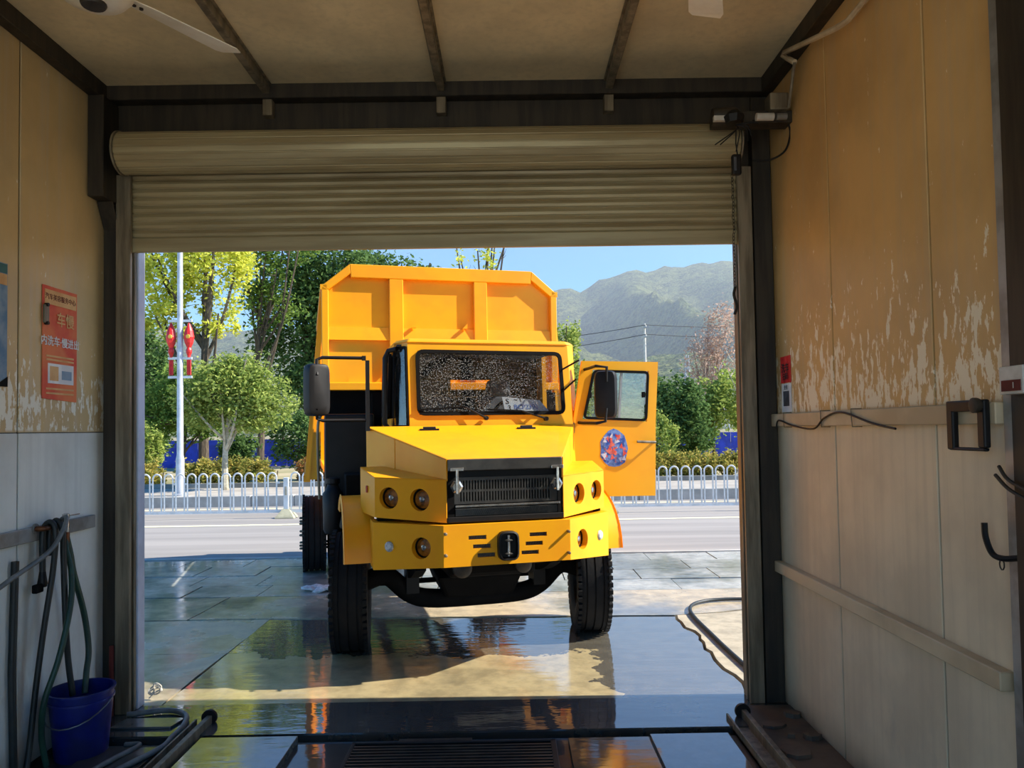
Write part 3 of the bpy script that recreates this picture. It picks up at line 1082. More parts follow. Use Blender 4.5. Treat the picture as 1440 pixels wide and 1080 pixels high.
for (x0, x1, y0, y1, sk, z) in ((-3.55, -2.21, 4.80, 5.9, 0, .0), (-3.62, -2.21, 5.92, 6.95, 0, -.004), (-2.95, -2.21, 6.97, 7.88, .05, .004), (-4.3, -2.97, 6.97, 7.88, .05, .0), (-6, -4.32, 6.97, 7.88, .05, .006), (-6, -3.64, 5.92, 6.95, 0, .0), (-6, -3.57, 4.8, 5.9, 0, .005)):
    slab(ragged((x0, y0, 0), (x1, y0, 0), 6, .008) + ragged((x1, y0, 0), (x1 + sk, y1, 0), 4, .008)[1:-1] + ragged((x1 + sk, y1, 0), (x0 + sk, y1, 0), 6, .008) + ragged((x0 + sk, y1, 0), (x0, y0, 0), 4, .008)[1:-1], 'ramp_wet', z)
MB().box(-6, 6, 4.8, 7.95, -.6, -.06).build('joint_bed', 'floor_wet', ap)
# pavers between the apron and the road
pv = MB().box(-9, 9, 7.95, 10.25, -.6, -.035).build('paver_bed', 'floor_wet', kind='structure')
random.seed(3)
rows = ((7.91, 8.47), (8.48, 9.05), (9.06, 9.64), (9.65, 10.22))
for r, (y0, y1) in enumerate(rows):
    x = -6.6 + .35 * (r % 2) + .1 * r
    while x < 6.5:
        w = random.uniform(.72, .95)
        z = random.uniform(-.004, .006)
        MB().box(x + .007, x + w - .007, y0, y1, -.04, z).build('paver', 'paver_wet', pv)
        x += w
MB().box(-60, -6.4, 4.8, 10.25, -.6, -.004).build('yard_side', 'slab_dry', kind='structure')
MB().box(6.6, 60, 4.8, 10.25, -.6, -.004).build('yard_side', 'slab_dry', kind='structure')
# road
MB().box(-120, 120, 10.25, 17.55, -.6, -.008).build('road', 'asphalt', kind='structure')
MB().box(-120, 120, 10.23, 10.33, -.3, .012).build('kerb_flush', 'kerb', kind='structure')
MB().box(-120, 120, 13.95, 14.12, -.009, -.003).build('road_marking', 'road_line', kind='structure')
MB().box(-120, 120, 16.95, 17.12, -.009, -.003).build('road_marking', 'road_line', kind='structure')
kb = thing('kerb', None, None, (0, 0, 0), kind='structure')
x = -14.
while x < 14:
    MB().box(x + .006, x + .994, 17.55, 17.75, -.1, .25).build('kerb_stone', 'kerb', kb, bevel=.015, seg=1)
    x += 1.
MB().box(-120, 120, 17.75, 20.3, -.5, .235).build('sidewalk', 'sidewalk', kind='structure')
MB().box(-120, 120, 20.3, 20.42, -.2, .36).build('planter_kerb', 'concrete_wall', kind='structure')

# loose hose outside on the right slab
hose('black_hose', 'thin dark hose curling on the dry slab outside the right post', [(1.62, 5.2, .03), (1.60, 6.0, .03), (1.62, 6.9, .03), (1.85, 7.25, .03), (2.3, 7.3, .03), (2.9, 7.2, .03)], .016, 'hose_black')
m = MB()
m.tube([(.04 + .04 * math.cos(q * .5), .012 * math.sin(q * .9), .035 + .0012 * q + .026 * math.sin(q * .5 + .4)) for q in range(30)] + [(.03, 0, .03), (0, .0, .0)], .005, 8)
m.build('white_cord', 'plastic_white', None, True, 0, 'white cord coiled at the foot of the left door jamb', 'cord', None, loc=(-2.33, 4.90, .012))
# crumpled rag by the rear wheel
random.seed(5)
m = MB()
for k in range(4):
    a = k * 1.7
    m.lathe([(.09, 0), (.10, .02), (.04, .05)], (.10 * math.cos(a), .05 * math.sin(a), 0), (random.uniform(-.3, .3), random.uniform(-.3, .3), 1), 7)
m.build('rag', 'tissue', None, False, 0, 'crumpled pale rag on the wet ground behind the front wheel', 'rag', None, loc=(-2.06, 8.15, .008))

# =================================================================== THE TRUCK
TH = math.radians(15)
tk = thing('dump_truck', 'yellow dump truck with its right door open outside the doorway', 'truck', (-.015, 5.15, 0), TH)


def part(mb, name, mat, parent=None, **kw):
    return mb.build(name, mat, parent or tk, **kw)


# bumper: flat middle sheet with louvre slots
bc = ((-.445, 0, .785), (.445, 0, .785), (.445, 0, 1.06), (-.445, 0, 1.06))
sl = []
for (x0, z0) in ((-.275, .960), (-.245, .900), (-.215, .840), (.152, .960), (.122, .900), (.092, .840)):
    sl.append(((x0 + .445) / .89, (x0 + .123 + .445) / .89, (z0 - .785) / .275, (z0 + .028 - .785) / .275))
m = MB()
panel(m, bc, .012, rects=sl, wall=.02)
m.hexa([(-.445, .0, 1.06), (.445, .0, 1.06), (.43, .30, 1.06), (-.43, .30, 1.06)], [(-.445, .0, 1.064), (.445, .0, 1.064), (.43, .30, 1.064), (-.43, .30, 1.064)])
bumper = part(m, 'bumper', 'yellow')
for q in sl:
    x0, x1 = -.445 + q[0] * .89, -.445 + q[1] * .89
    z0, z1 = .785 + q[2] * .275, .785 + q[3] * .275
    m = MB()
    m.box(x0 - .005, x1 + .005, .022, .03, z0 - .004, z1 + .004)
    for k in range(7):
        xx = x0 + (k + .5) * (x1 - x0) / 7
        m.bar((xx - .006, .016, z0), (xx + .006, .016, z1), .004, .004, (0, 1, 0))
    m.build('louvre', 'grille_black', bumper)
for (x, z) in ((-.434, 1.01), (-.434, .868), (.428, .985), (.428, .838)):
    m = MB()
    m.lathe([(.010, 0), (.010, .035), (.006, .04)], (x, 0, z), (0, -1, 0), 8)
    m.build('bolt', 'steel_grey', bumper)
th = MB()
ring = []
for k in range(20):
    a = 2 * math.pi * k / 20
    ca, sa = math.cos(a), math.sin(a)
    ring.append((math.copysign(abs(ca) ** .55, ca) * .072, math.copysign(abs(sa) ** .45, sa) * .098))
th.loft([[(u - .008, .0, .912 + v) for u, v in ring], [(u - .008, -.05, .912 + v) for u, v in ring], [(u * .85 - .008, -.056, .912 + v * .9) for u, v in ring], [(u * .75 - .008, -.02, .912 + v * .8) for u, v in ring]])
hitch = part(th, 'tow_hitch', 'black_paint', smooth=True)
m = MB()
m.tube([(-.008, -.035, .845), (-.008, -.035, .985)], .011, 10)
m.build('pin', 'chrome', hitch, smooth=True)
for z in (.86, .95):
    m = MB()
    m.lathe([(.018, -.008), (.03, .0), (.018, .008)], (-.008, -.036, z), (0, 0, 1), 12)
    m.build('pin_collar', 'chrome', hitch, smooth=True)


def lamp(parent, c, nrm, r, mat, name='lamp'):
    """round lamp with reflector bowl and lens set at the back of its hole"""
    c, nrm = Vector(c), Vector(nrm).normalized()
    m = MB()
    m.lathe([(r * .98, -.004), (r * 1.0, .012), (r * .86, .014), (r * .80, .004)], c - nrm * .055, nrm, 24, False)
    l_ = m.build(name, 'matt_black', parent, smooth=True)
    m = MB()
    m.lathe([(r * .86, 0), (r * .82, .006), (r * .5, .013), (.001, .016)], c - nrm * .052, nrm, 24, False)
    m.build('lens', mat, l_, smooth=True)
    m = MB()
    m.lathe([(r * .25, 0), (r * .25, .01), (r * .1, .014)], c - nrm * .04, nrm, 12)
    m.build('bulb_shield', 'chrome', l_, smooth=True)
    return l_


for s in (-1, 1):
    # bumper wing
    inn = [(s * .445, 0, .785), (s * .445, 0, 1.06)]
    out = [(s * .876, .36, .735), (s * .876, .36, 1.06)]
    c = (out[0], inn[0], inn[1], out[1]) if s < 0 else (inn[0], out[0], out[1], inn[1])
    uB, uS = (.69, .235) if s < 0 else (.31, .765)
    m = MB()
    nr = panel(m, c, .01, circs=[(uB, .47, .075), (uS, .50, .036)], wall=.055)
    bk_ = [(s * .876, .36), (s * .876, .62)]
    m.hexa([(s * .876, .36, .735), (s * .876, .62, .735), (s * .868, .62, .735), (s * .868, .36, .735)], [(s * .876, .36, 1.06), (s * .876, .62, 1.06), (s * .868, .62, 1.06), (s * .868, .36, 1.06)])
    m.prism([(s * .445, 0, 1.06), (s * .876, .36, 1.06), (s * .876, .62, 1.06), (s * .445, .3, 1.06)], (0, 0, .004))
    w = part(m, 'bumper_wing', 'yellow')
    lamp(w, bilin(c, uB, .47), nr, .075, 'lamp_amber')
    m = MB()
    m.lathe([(.036, -.01), (.036, .004), (.029, .012), (.001, .016)], bilin(c, uS, .50), nr, 18, False)
    m.build('small_lamp', 'lamp_clear', w, smooth=True)
    # lamp box above
    inn = [(s * .415, .04, 1.075), (s * .415, .04, 1.365)]
    out = [(s * .86, .39, 1.095), (s * .86, .39, 1.375)]
    c = (out[0], inn[0], inn[1], out[1]) if s < 0 else (inn[0], out[0], out[1], inn[1])
    us = (.20, .635) if s < 0 else (.80, .365)
    m = MB()
    nr = panel(m, c, .01, circs=[(us[0], .5, .076), (us[1], .5, .076)], wall=.055)
    oo = s * .93
    m.hexa([(s * .86, .39, 1.095), (oo, .80, 1.10), (oo - s * .01, .80, 1.10), (s * .85, .40, 1.095)], [(s * .86, .39, 1.375), (oo, .80, 1.43), (oo - s * .01, .80, 1.43), (s * .85, .40, 1.375)])
    m.hexa([(s * .415, .04, 1.36), (s * .86, .39, 1.37), (oo, .80, 1.425), (s * .5, .80, 1.425)], [(s * .415, .04, 1.366), (s * .86, .39, 1.376), (oo, .80, 1.431), (s * .5, .80, 1.431)])
    lb = part(m, 'lamp_box', 'yellow')
    for u in us:
        lamp(lb, bilin(c, u, .5), nr, .076, 'lamp_amber')
    MB().obox((s * .90, .60, 1.28), .012, .05, .05).build('side_marker', 'lamp_red', lb, bevel=.004)
    # inner arch behind bumper / lamp boxes (dark)
    m = MB()
    m.box(min(s * .30, s * .84), max(s * .30, s * .84), .42, .50, .80, 1.36)
    part(m, 'inner_arch', 'matt_black')

# hood
F_, Rr = .04, 1.04
m = MB()
top = [(-.415, F_, 1.505), (.415, F_, 1.505), (.866, Rr, 1.735), (-.866, Rr, 1.735)]
m.loft([[(x * 1.0, y, z - .012) for x, y, z in top], top])
hood = part(m, 'hood', 'yellow', bevel=.008)
for s in (-1, 1):
    a, bq = (s * .415, F_), (s * .866, Rr)
    mid = (s * (.415 + .451 * .62), F_ + 1.0 * .62)
    zt_ = lambda t: 1.495 + .23 * t
    for (t0, t1, nm) in ((0, .60, 'cheek_panel'), (.61, 1.0, 'cheek_panel')):
        p0 = (a[0] + (bq[0] - a[0]) * t0, a[1] + (bq[1] - a[1]) * t0)
        p1 = (a[0] + (bq[0] - a[0]) * t1, a[1] + (bq[1] - a[1]) * t1)
        m = MB()
        m.hexa([(p0[0], p0[1], 1.355), (p1[0], p1[1], 1.40), (p1[0] - s * .02, p1[1], 1.40), (p0[0] - s * .02, p0[1] + .01, 1.355)],
               [(p0[0], p0[1], zt_(t0)), (p1[0], p1[1], zt_(t1)), (p1[0] - s * .02, p1[1], zt_(t1)), (p0[0] - s * .02, p0[1] + .01, zt_(t0))])
        m.build(nm, 'yellow', hood)
for x in (-.39, .40):
    m = MB()
    m.box(x - .075, x + .075, .87, .91, 1.694, 1.712)
    m.tube([(x - .05, .89, 1.716), (x + .05, .89, 1.716)], .012, 8)
    m.build('hood_hinge', 'black_paint', hood, bevel=.003)

# grille
m = MB()
m.box(-.413, .413, .10, .115, 1.075, 1.50)
m.box(-.413, -.36, .045, .10, 1.075, 1.50)
m.box(.375, .413, .045, .10, 1.075, 1.50)
grille = part(m, 'grille', 'matt_black')
m = MB()
m.box(-.405, .405, .03, .05, 1.42, 1.50)
m.build('visor', 'grille_black', grille, bevel=.006)
m = MB()
m.box(-.36, .375, .085, .095, 1.35, 1.42)
m.build('upper_panel', 'black_paint', grille)
m = MB()
us_ = 32
slots = []
for r_ in range(2):
    for k in range(us_):
        u0 = .06 + .88 * k / us_
        slots.append((u0, u0 + .012, .10 + r_ * .43, .45 + r_ * .43))
panel(m, ((-.36, .062, 1.195), (.375, .062, 1.195), (.375, .062, 1.375), (-.36, .062, 1.375)), .004, rects=slots, wall=.006)
m.build('slotted_panel', 'grille_black', grille)
m = MB()
m.box(-.355, .385, .028, .05, 1.175, 1.19)
m.build('cross_bar', 'chrome', grille, bevel=.003)
m = MB()
m.box(-.35, .385, .06, .07, 1.115, 1.165)
for k in range(44):
    xx = -.29 + k * .0135
    m.bar((xx - .01, .055, 1.12), (xx + .01, .055, 1.16), .004, .004, (0, 1, 0))
    m.bar((xx + .01, .057, 1.12), (xx - .01, .057, 1.16), .004, .004, (0, 1, 0))
m.build('mesh_strip', 'grille_black', grille)
m = MB()
m.box(-.41, .413, .03, .06, 1.075, 1.112)
m.build('lower_panel', 'black_paint', grille, bevel=.004)
for x in (-.345, .365):
    m = MB()
    m.box(x - .045, x + .045, .012, .03, 1.42, 1.445)
    h_ = m.build('latch', 'chrome', grille, bevel=.004)
    m = MB()
    m.tube([(x, .018, 1.43), (x, .016, 1.27)], .011, 8)
    m.build('latch_rod', 'chrome', h_, smooth=True)
    m = MB()
    m.lathe([(.04, 0), (.045, .008), (.03, .018)], (x, .045, 1.315), (0, -1, 0), 6)
    m.build('latch_disc', 'chrome', h_)

# cab: offset to the right of the hood
cabx0, cabx1 = -.525, .858
fc = ((-.52, 1.05, 1.66), (.866, 1.05, 1.66), (.846, 1.13, 2.415), (-.525, 1.13, 2.425))
m = MB()
wr_ = (.058, .942, .215, .90)
panel(m, fc, .03, rects=[wr_], wall=.03)
# chamfered left corner post, left side sheet below window, roof, back wall with window, right rear post
CH = ((-.64, 1.26, 1.66), (-.52, 1.05, 1.66), (-.525, 1.13, 2.425), (-.615, 1.30, 2.425))
panel(m, CH, .012, rects=[(.06, .94, .10, .93)], wall=.012)
m.box(-.64, -.61, 1.24, 2.15, 1.05, 1.80)
m.hexa([(-.64, 2.02, 1.8), (-.60, 2.02, 1.8), (-.60, 2.15, 1.8), (-.64, 2.15, 1.8)], [(-.615, 2.02, 2.42), (-.58, 2.02, 2.42), (-.58, 2.15, 2.42), (-.615, 2.15, 2.42)])
m.hexa([(-.62, 1.27, 2.36), (-.59, 1.27, 2.36), (-.59, 2.1, 2.36), (-.62, 2.1, 2.36)], [(-.615, 1.27, 2.43), (-.585, 1.27, 2.43), (-.585, 2.1, 2.43), (-.615, 2.1, 2.43)])
panel(m, ((.95, 2.14, 1.05), (-.62, 2.14, 1.05), (-.60, 2.14, 2.43), (.93, 2.14, 2.43)), .03, rects=[(.33, .60, .70, .85)], wall=.03)
m.hexa([(.91, 2.0, 1.05), (.95, 2.0, 1.05), (.95, 2.15, 1.05), (.91, 2.15, 1.05)], [(.89, 2.0, 2.42), (.93, 2.0, 2.42), (.93, 2.15, 2.42), (.89, 2.15, 2.42)])
m.hexa([(.866, 1.05, 1.0), (.955, 1.14, 1.0), (.94, 1.16, 1.0), (.84, 1.08, 1.0)], [(.846, 1.13, 2.415), (.93, 1.22, 2.415), (.915, 1.24, 2.415), (.82, 1.16, 2.415)])
m.box(.60, .95, 1.15, 2.15, .98, 1.06)
m.box(-.52, .86, 1.05, 1.09, 1.0, 1.66)
cab = part(m, 'cab', 'yellow')
m = MB()
m.loft([[(-.53, 1.115, 2.415), (.85, 1.115, 2.41), (.94, 1.22, 2.415), (.94, 2.16, 2.415), (-.625, 2.16, 2.415), (-.625, 1.26, 2.415)],
        [(-.51, 1.14, 2.45), (.83, 1.14, 2.445), (.90, 1.24, 2.45), (.90, 2.13, 2.45), (-.59, 2.13, 2.45), (-.59, 1.28, 2.45)]])
m.build('roof', 'yellow', cab, bevel=.012)
m = MB()
m.box(-.60, .90, 1.20, 2.12, 2.39, 2.405)
m.build('headliner', 'seat_grey', cab)
m = MB()
panel(m, ((-.60, 2.105, 1.10), (.88, 2.105, 1.10), (.87, 2.105, 2.39), (-.585, 2.105, 2.39)), .01, rects=[(.395, .68, .705, .835)], wall=.03)
m.build('rear_lining', 'matt_black', cab)
m = MB()
m.box(-.605, -.595, 1.28, 2.10, 1.10, 1.80)
m.build('side_lining', 'matt_black', cab)
m = MB()
m.box(-.60, .90, 1.12, 2.10, 1.06, 1.08)
m.build('cab_floor', 'matt_black', cab)


def rounded(c, r, n=5):
    """rounded outline inside 4 corners, as a list of points"""
    c = [Vector(p) for p in c]
    out = []
    for k in range(4):
        p, a, bb = c[k], c[k - 1], c[(k + 1) % 4]
        da, db = (a - p).normalized() * r, (bb - p).normalized() * r
        for q in range(n + 1):
            t = q / n
            out.append((p + da) * (1 - t) ** 2 + p * 2 * t * (1 - t) + (p + db) * t * t)
    return out


def gasket(c, r, w, mat, parent, nrm, name='gasket', th=.018):
    """rubber frame: ring between an outer rounded outline and an inner one"""
    o_ = rounded(c, r)
    cen = sum((Vector(p) for p in c), Vector()) / 4
    i_ = []
    nrm = Vector(nrm).normalized()
    for k, p in enumerate(o_):
        t = (o_[(k + 1) % len(o_)] - o_[k - 1]).normalized()
        inw = nrm.cross(t)
        if inw.dot(cen - p) < 0:
            inw = -inw
        i_.append(p + inw * w)
    m = MB()
    m.loft([o_, [p + nrm * th for p in o_], [p + nrm * th for p in i_], i_], False, True)
    return m.build(name, mat, parent, smooth=True), i_


def pane(outline, parent, mat, nrm, name='glass', th=.005):
    nrm = Vector(nrm).normalized()
    m = MB()
    m.loft([outline, [p + nrm * th for p in outline]])
    return m.build(name, mat, parent)


wc = [bilin(fc, wr_[0], wr_[2]), bilin(fc, wr_[1], wr_[2]), bilin(fc, wr_[1], wr_[3]), bilin(fc, wr_[0], wr_[3])]
nf = (Vector(fc[1]) - Vector(fc[0])).cross(Vector(fc[3]) - Vector(fc[0])).normalized()
ex = [Vector(p) + (Vector(p) - sum((Vector(q) for q in wc), Vector()) / 4).normalized() * .02 for p in wc]
# yellow corner fillets so the opening has round corners
gk, inner = gasket(ex, .07, .03, 'matt_black', cab, nf)
m = MB()
oo = rounded(ex, .075)
for k in range(4):
    seg_ = oo[k * 6:(k + 1) * 6]
    P_ = Vector(ex[k])
    for q in range(5):
        m.quad(P_, seg_[q], seg_[q + 1], P_)
m.v = [tuple(Vector(p) + nf * .002) for p in m.v]
pane([p - nf * .004 for p in inner], cab, 'windshield_glass', nf, 'windshield')
cn = (Vector(CH[1]) - Vector(CH[0])).cross(Vector(CH[3]) - Vector(CH[0])).normalized()
cc = [bilin(CH, u, v) for u, v in ((.03, .08), (.97, .08), (.97, .95), (.03, .95))]
gk4, inn4 = gasket(cc, .03, .022, 'matt_black', cab, cn, 'corner_gasket', .012)
pane(inn4, cab, 'cab_glass', cn, 'corner_glass')
# wipers
for (pts) in (((.10, .985, 1.80), (-.07, 1.045, 1.885), (-.46, 1.05, 1.865)), ((.615, .985, 1.79), (.41, 1.045, 1.848), (.12, 1.05, 1.862))):
    m = MB()
    m.lathe([(.018, -.02), (.018, .02)], (pts[0][0], 1.03, pts[0][2] - .01), (0, -1, 0), 10)
    m.tube([(pts[0][0], 1.01, pts[0][2] - .01), pts[1]], .008, 8)
    wi = m.build('wiper', 'black_paint', cab, smooth=True)
    MB().bar(pts[1], pts[2], .012, .014).build('wiper_blade', 'matt_black', wi)
# left side window: frame, pillar and glass
lw = [(-.625, 1.98, 1.82), (-.636, 1.34, 1.82), (-.612, 1.36, 2.35), (-.605, 1.98, 2.35)]
gk2, inn2 = gasket([Vector(p) + Vector((-.012, 0, 0)) for p in lw], .06, .04, 'matt_black', cab, (-1, 0, 0), 'side_gasket', .025)
pane(inn2, cab, 'cab_glass', (-1, 0, 0), 'side_glass')
m = MB()
m.tube([(-.655, 1.27, 1.70), (-.70, 1.25, 1.76), (-.69, 1.28, 2.30), (-.66, 1.28, 2.36), (-.60, 1.22, 2.37)], .022, 8)
m.build('grab_rail', 'black_paint', cab, smooth=True)
# black rods at the right front post
for (a, bb) in (((.79, 1.09, 2.20), (.90, .98, 2.27)), ((.79, 1.07, 2.02), (.87, .98, 2.11))):
    m = MB()
    m.tube([a, bb], .008, 8)
    m.build('bracket_rod', 'black_paint', cab)
# cab interior
m = MB()
m.box(-.50, .84, 1.10, 1.34, 1.62, 1.80)
m.build('dashboard', 'matt_black', cab, bevel=.03)
for (x0, x1) in ((-.42, .02), (.22, .68)):
    m = MB()
    m.box(x0, x1, 1.55, 1.98, 1.42, 1.56)
    m.hexa([(x0, 1.88, 1.5), (x1, 1.88, 1.5), (x1, 2.02, 1.5), (x0, 2.02, 1.5)], [(x0 + .03, 1.98, 2.02), (x1 - .03, 1.98, 2.02), (x1 - .03, 2.08, 2.02), (x0 + .03, 2.08, 2.02)])
    m.hexa([(x0 + .10, 1.97, 2.02), (x1 - .10, 1.97, 2.02), (x1 - .1, 2.06, 2.02), (x0 + .1, 2.06, 2.02)], [(x0 + .13, 1.98, 2.17), (x1 - .13, 1.98, 2.17), (x1 - .13, 2.06, 2.17), (x0 + .13, 2.06, 2.17)])
    m.build('seat', 'seat_grey', cab, bevel=.03)
cen, axs = Vector((.47, 1.42, 1.86)), Vector((0, -.55, -.83)).normalized()
u_ = Vector((1, 0, 0))
w_ = axs.cross(u_)
m = MB()
m.tube([cen + (u_ * math.cos(a) + w_ * math.sin(a)) * .20 for a in [2 * math.pi * k / 28 for k in range(29)]], .014, 8)
for a in (0, math.pi, math.pi * 1.5):
    m.bar(cen, cen + (u_ * math.cos(a) + w_ * math.sin(a)) * .2, .03, .012, axs)
m.lathe([(.05, -.02), (.05, .02)], cen, axs, 14)
m.tube([cen, cen + axs * .3], .025, 8)
m.build('steering_wheel', 'matt_black', cab, smooth=True)

# open right door
da = math.radians(-6)
du = Vector((math.cos(da), math.sin(da), 0))
dn = Vector((du.y, -du.x, 0))           # outer face, towards the front
do = Vector((.875, 1.12, 0))
D = lambda u, z, out=0.: do + du * u + Vector((0, 0, z)) + dn * out
m = MB()
prof = [(.005, 1.11), (.735, 1.10), (.755, 1.72), (.785, 2.265), (.10, 2.275), (.01, 1.71)]
# door leaf in strips round the window hole
win = [(.095, 1.775), (.672, 1.745), (.700, 2.185), (.195, 2.20)]


def strip(pts):
    m.loft([[D(u, z, .0) for u, z in pts], [D(u, z, -.035) for u, z in pts]])


strip([(.005, 1.11), (.735, 1.10), (.752, 1.745), (.672, 1.745), (.095, 1.775), (.015, 1.775)])
strip([(.672, 1.745), (.752, 1.745), (.785, 2.265), (.70, 2.185)])
strip([(.195, 2.20), (.70, 2.185), (.785, 2.265), (.10, 2.275)])
strip([(.015, 1.775), (.095, 1.775), (.195, 2.20), (.10, 2.275)])
door = part(m, 'door', 'yellow', label='open yellow door with sliding window and colourful sticker')
gk3, inn3 = gasket([D(u, z, .0) for u, z in win], .05, .022, 'matt_black', door, dn, 'window_gasket', .012)
pane([p + dn * -.01 for p in inn3], door, 'door_glass', dn, 'window_glass')
m = MB()
m.bar(D(.42, 1.78, .0), D(.452, 2.18, .0), .02, .012, dn)
m.build('sliding_bar', 'galvanised', door)
for (u, z) in ((.645, 1.98), (.165, 1.98)):
    MB().obox(D(u, z, .0), .03, .02, .05, du).build('window_latch', 'matt_black', door, bevel=.005)
m = MB()
m.tube([D(.565, 1.572, .04), D(.70, 1.566, .045), D(.728, 1.565, .04), D(.73, 1.565, -.0)], .012, 10)
m.build('handle', 'steel_grey', door, smooth=True)
for z in (1.25, 1.70):
    m = MB()
    m.lathe([(.02, -.045), (.02, .045)], D(.0, z, .015), (0, 0, 1), 10)
    m.build('door_hinge', 'black_paint', door, smooth=True)
# abstract colour-shard sticker
random.seed(21)
stk = MB()
out_ = [(.37 + .125 * (1 + .07 * math.sin(3.7 * q)) * math.cos(q * math.pi / 8), 1.515 + .165 * (1 + .05 * math.sin(5.1 * q)) * math.sin(q * math.pi / 8)) for q in range(16)]
stk.loft([[D(u, z, .0008) for u, z in out_], [D(u, z, .002) for u, z in out_]])
dec = stk.build('sticker', 'decal_blue', door)
for k in range(44):
    cu_, cz_ = random.uniform(.275, .465), random.uniform(1.41, 1.62)
    a0 = random.uniform(0, 6)
    r_ = random.uniform(.018, .045)
    tri = [(cu_ + r_ * math.cos(a0 + q * 2.0) * .8, cz_ + r_ * math.sin(a0 + q * 2.0)) for q in range(3)]
    m = MB()
    m.loft([[D(u, z, .002) for u, z in tri], [D(u, z, .0028 + k * .00006) for u, z in tri]])
    m.build('colour_shard', random.choice(['decal_red', 'decal_red', 'decal_white', 'decal_blue']), dec)
# mirror on the door
def mirror(c, ax, h, wd, dp, arm_pts, parent=None, glass_side=1):
    """tall mirror housing: rounded back shell + glass"""
    c, ax = Vector(c), Vector(ax).normalized()
    nb = Vector((ax.y, -ax.x, 0))        # back of the housing, faces forward
    m = MB()
    rings = []
    for (k, off) in ((1.0, -.5), (1.0, .1), (.86, .42), (.6, .5)):
        ring_ = []
        for q in range(24):
            a = 2 * math.pi * q / 24
            ca, sa = math.cos(a), math.sin(a)
            ring_.append(c + ax * (math.copysign(abs(ca) ** .4, ca) * wd / 2 * k) + Vector((0, 0, math.copysign(abs(sa) ** .3, sa) * h / 2 * (k * .3 + .7))) + nb * dp * off)
        rings.append(ring_)
    m.loft(rings)
    mi = m.build('mirror', 'black_paint', parent or tk, smooth=True)
    m = MB()
    m.obox(c - nb * (dp * .5 + .003), wd * .9, .004, h * .92, ax)
    m.build('mirror_glass', 'chrome', mi)
    for ap_ in arm_pts:
        m = MB()
        m.tube(ap_, .013, 8)
        m.build('mirror_arm', 'black_paint', mi, smooth=True)
    return mi


mirror((1.10, .90, 1.975), (math.cos(-.5), math.sin(-.5), 0), .40, .19, .09,
       [[D(.12, 2.20, .0), D(.14, 2.205, .06), (1.0, .86, 2.21), (1.09, .84, 2.20), (1.09, .85, 2.08)], [D(.06, 1.745, .0), D(.08, 1.74, .06), (1.0, .86, 1.735), (1.07, .84, 1.75), (1.08, .84, 1.86)]], door)
# mirror on the left, on its post
mirror((-1.235, .95, 2.02), (math.cos(.35), math.sin(.35), 0), .40, .19, .10,
       [[(-.89, .97, 2.268), (-1.20, .95, 2.268), (-1.24, .94, 2.25), (-1.24, .90, 2.13)], [(-.86, .97, 1.785), (-1.20, .95, 1.785), (-1.24, .94, 1.80), (-1.24, .90, 1.88)]])
m = MB()
m.box(-.873, -.843, .955, .985, 1.70, 2.25)
m.box(-.90, -.87, .955, .985, 2.25, 2.285)
part(m, 'mirror_post', 'black_paint')

# dump box
BX = 1.175
FL = .16          # the sides flare out towards the bottom
bf = 2.35
bx = MB()
outl = [(-BX, 2.10), (BX, 2.10), (BX, 3.085), (.91, 3.305), (-.91, 3.305), (-BX, 3.085)]
bx.loft([[(x, bf + .05, z) for x, z in outl], [(x, bf + .06, z) for x, z in outl]])
for s in (-1, 1):      # side sheets
    x0, x1 = sorted((s * (BX - .03), s * (BX - .035 - .01)))
    bx.hexa([(s * (BX + FL - .03), bf + .05, 1.25), (s * (BX + FL - .03), 5.45, 1.25), (s * (BX + FL - .045), 5.45, 1.25), (s * (BX + FL - .045), bf + .05, 1.25)], [(s * (BX - .03), bf + .05, 3.085), (s * (BX - .03), 5.45, 3.085), (s * (BX - .045), 5.45, 3.085), (s * (BX - .045), bf + .05, 3.085)])
    bx.hexa([(s * (BX - .03), bf + .06, 3.08), (s * (BX - .03), bf + .9, 3.08), (s * (BX - .05), bf + .9, 3.08), (s * (BX - .05), bf + .06, 3.08)], [(s * .91, bf + .06, 3.30), (s * .91, bf + .35, 3.30), (s * .89, bf + .35, 3.30), (s * .89, bf + .06, 3.30)])
bx.box(-BX + .04, BX - .04, bf + .2, 5.45, 1.25, 1.32)
bx.hexa([(-BX + .04, bf + .06, 2.10), (BX - .04, bf + .06, 2.10), (BX - .04, bf + .07, 2.10), (-BX + .04, bf + .07, 2.10)], [(-BX + .04, bf + .05, 2.12), (BX - .04, bf + .05, 2.12), (BX - .04, bf + .08, 2.12), (-BX + .04, bf + .08, 2.12)])
bx.box(-BX + .04, BX - .04, 5.40, 5.45, 1.25, 2.9)
box_ = part(bx, 'dump_box', 'yellow')


def rib(pts, name='rib', y0=bf, y1=bf + .05):
    m = MB()
    m.loft([[(x, y0, z) for x, z in pts], [(x, y1, z) for x, z in pts]])
    return m.build(name, 'yellow', box_, bevel=.006, seg=1)


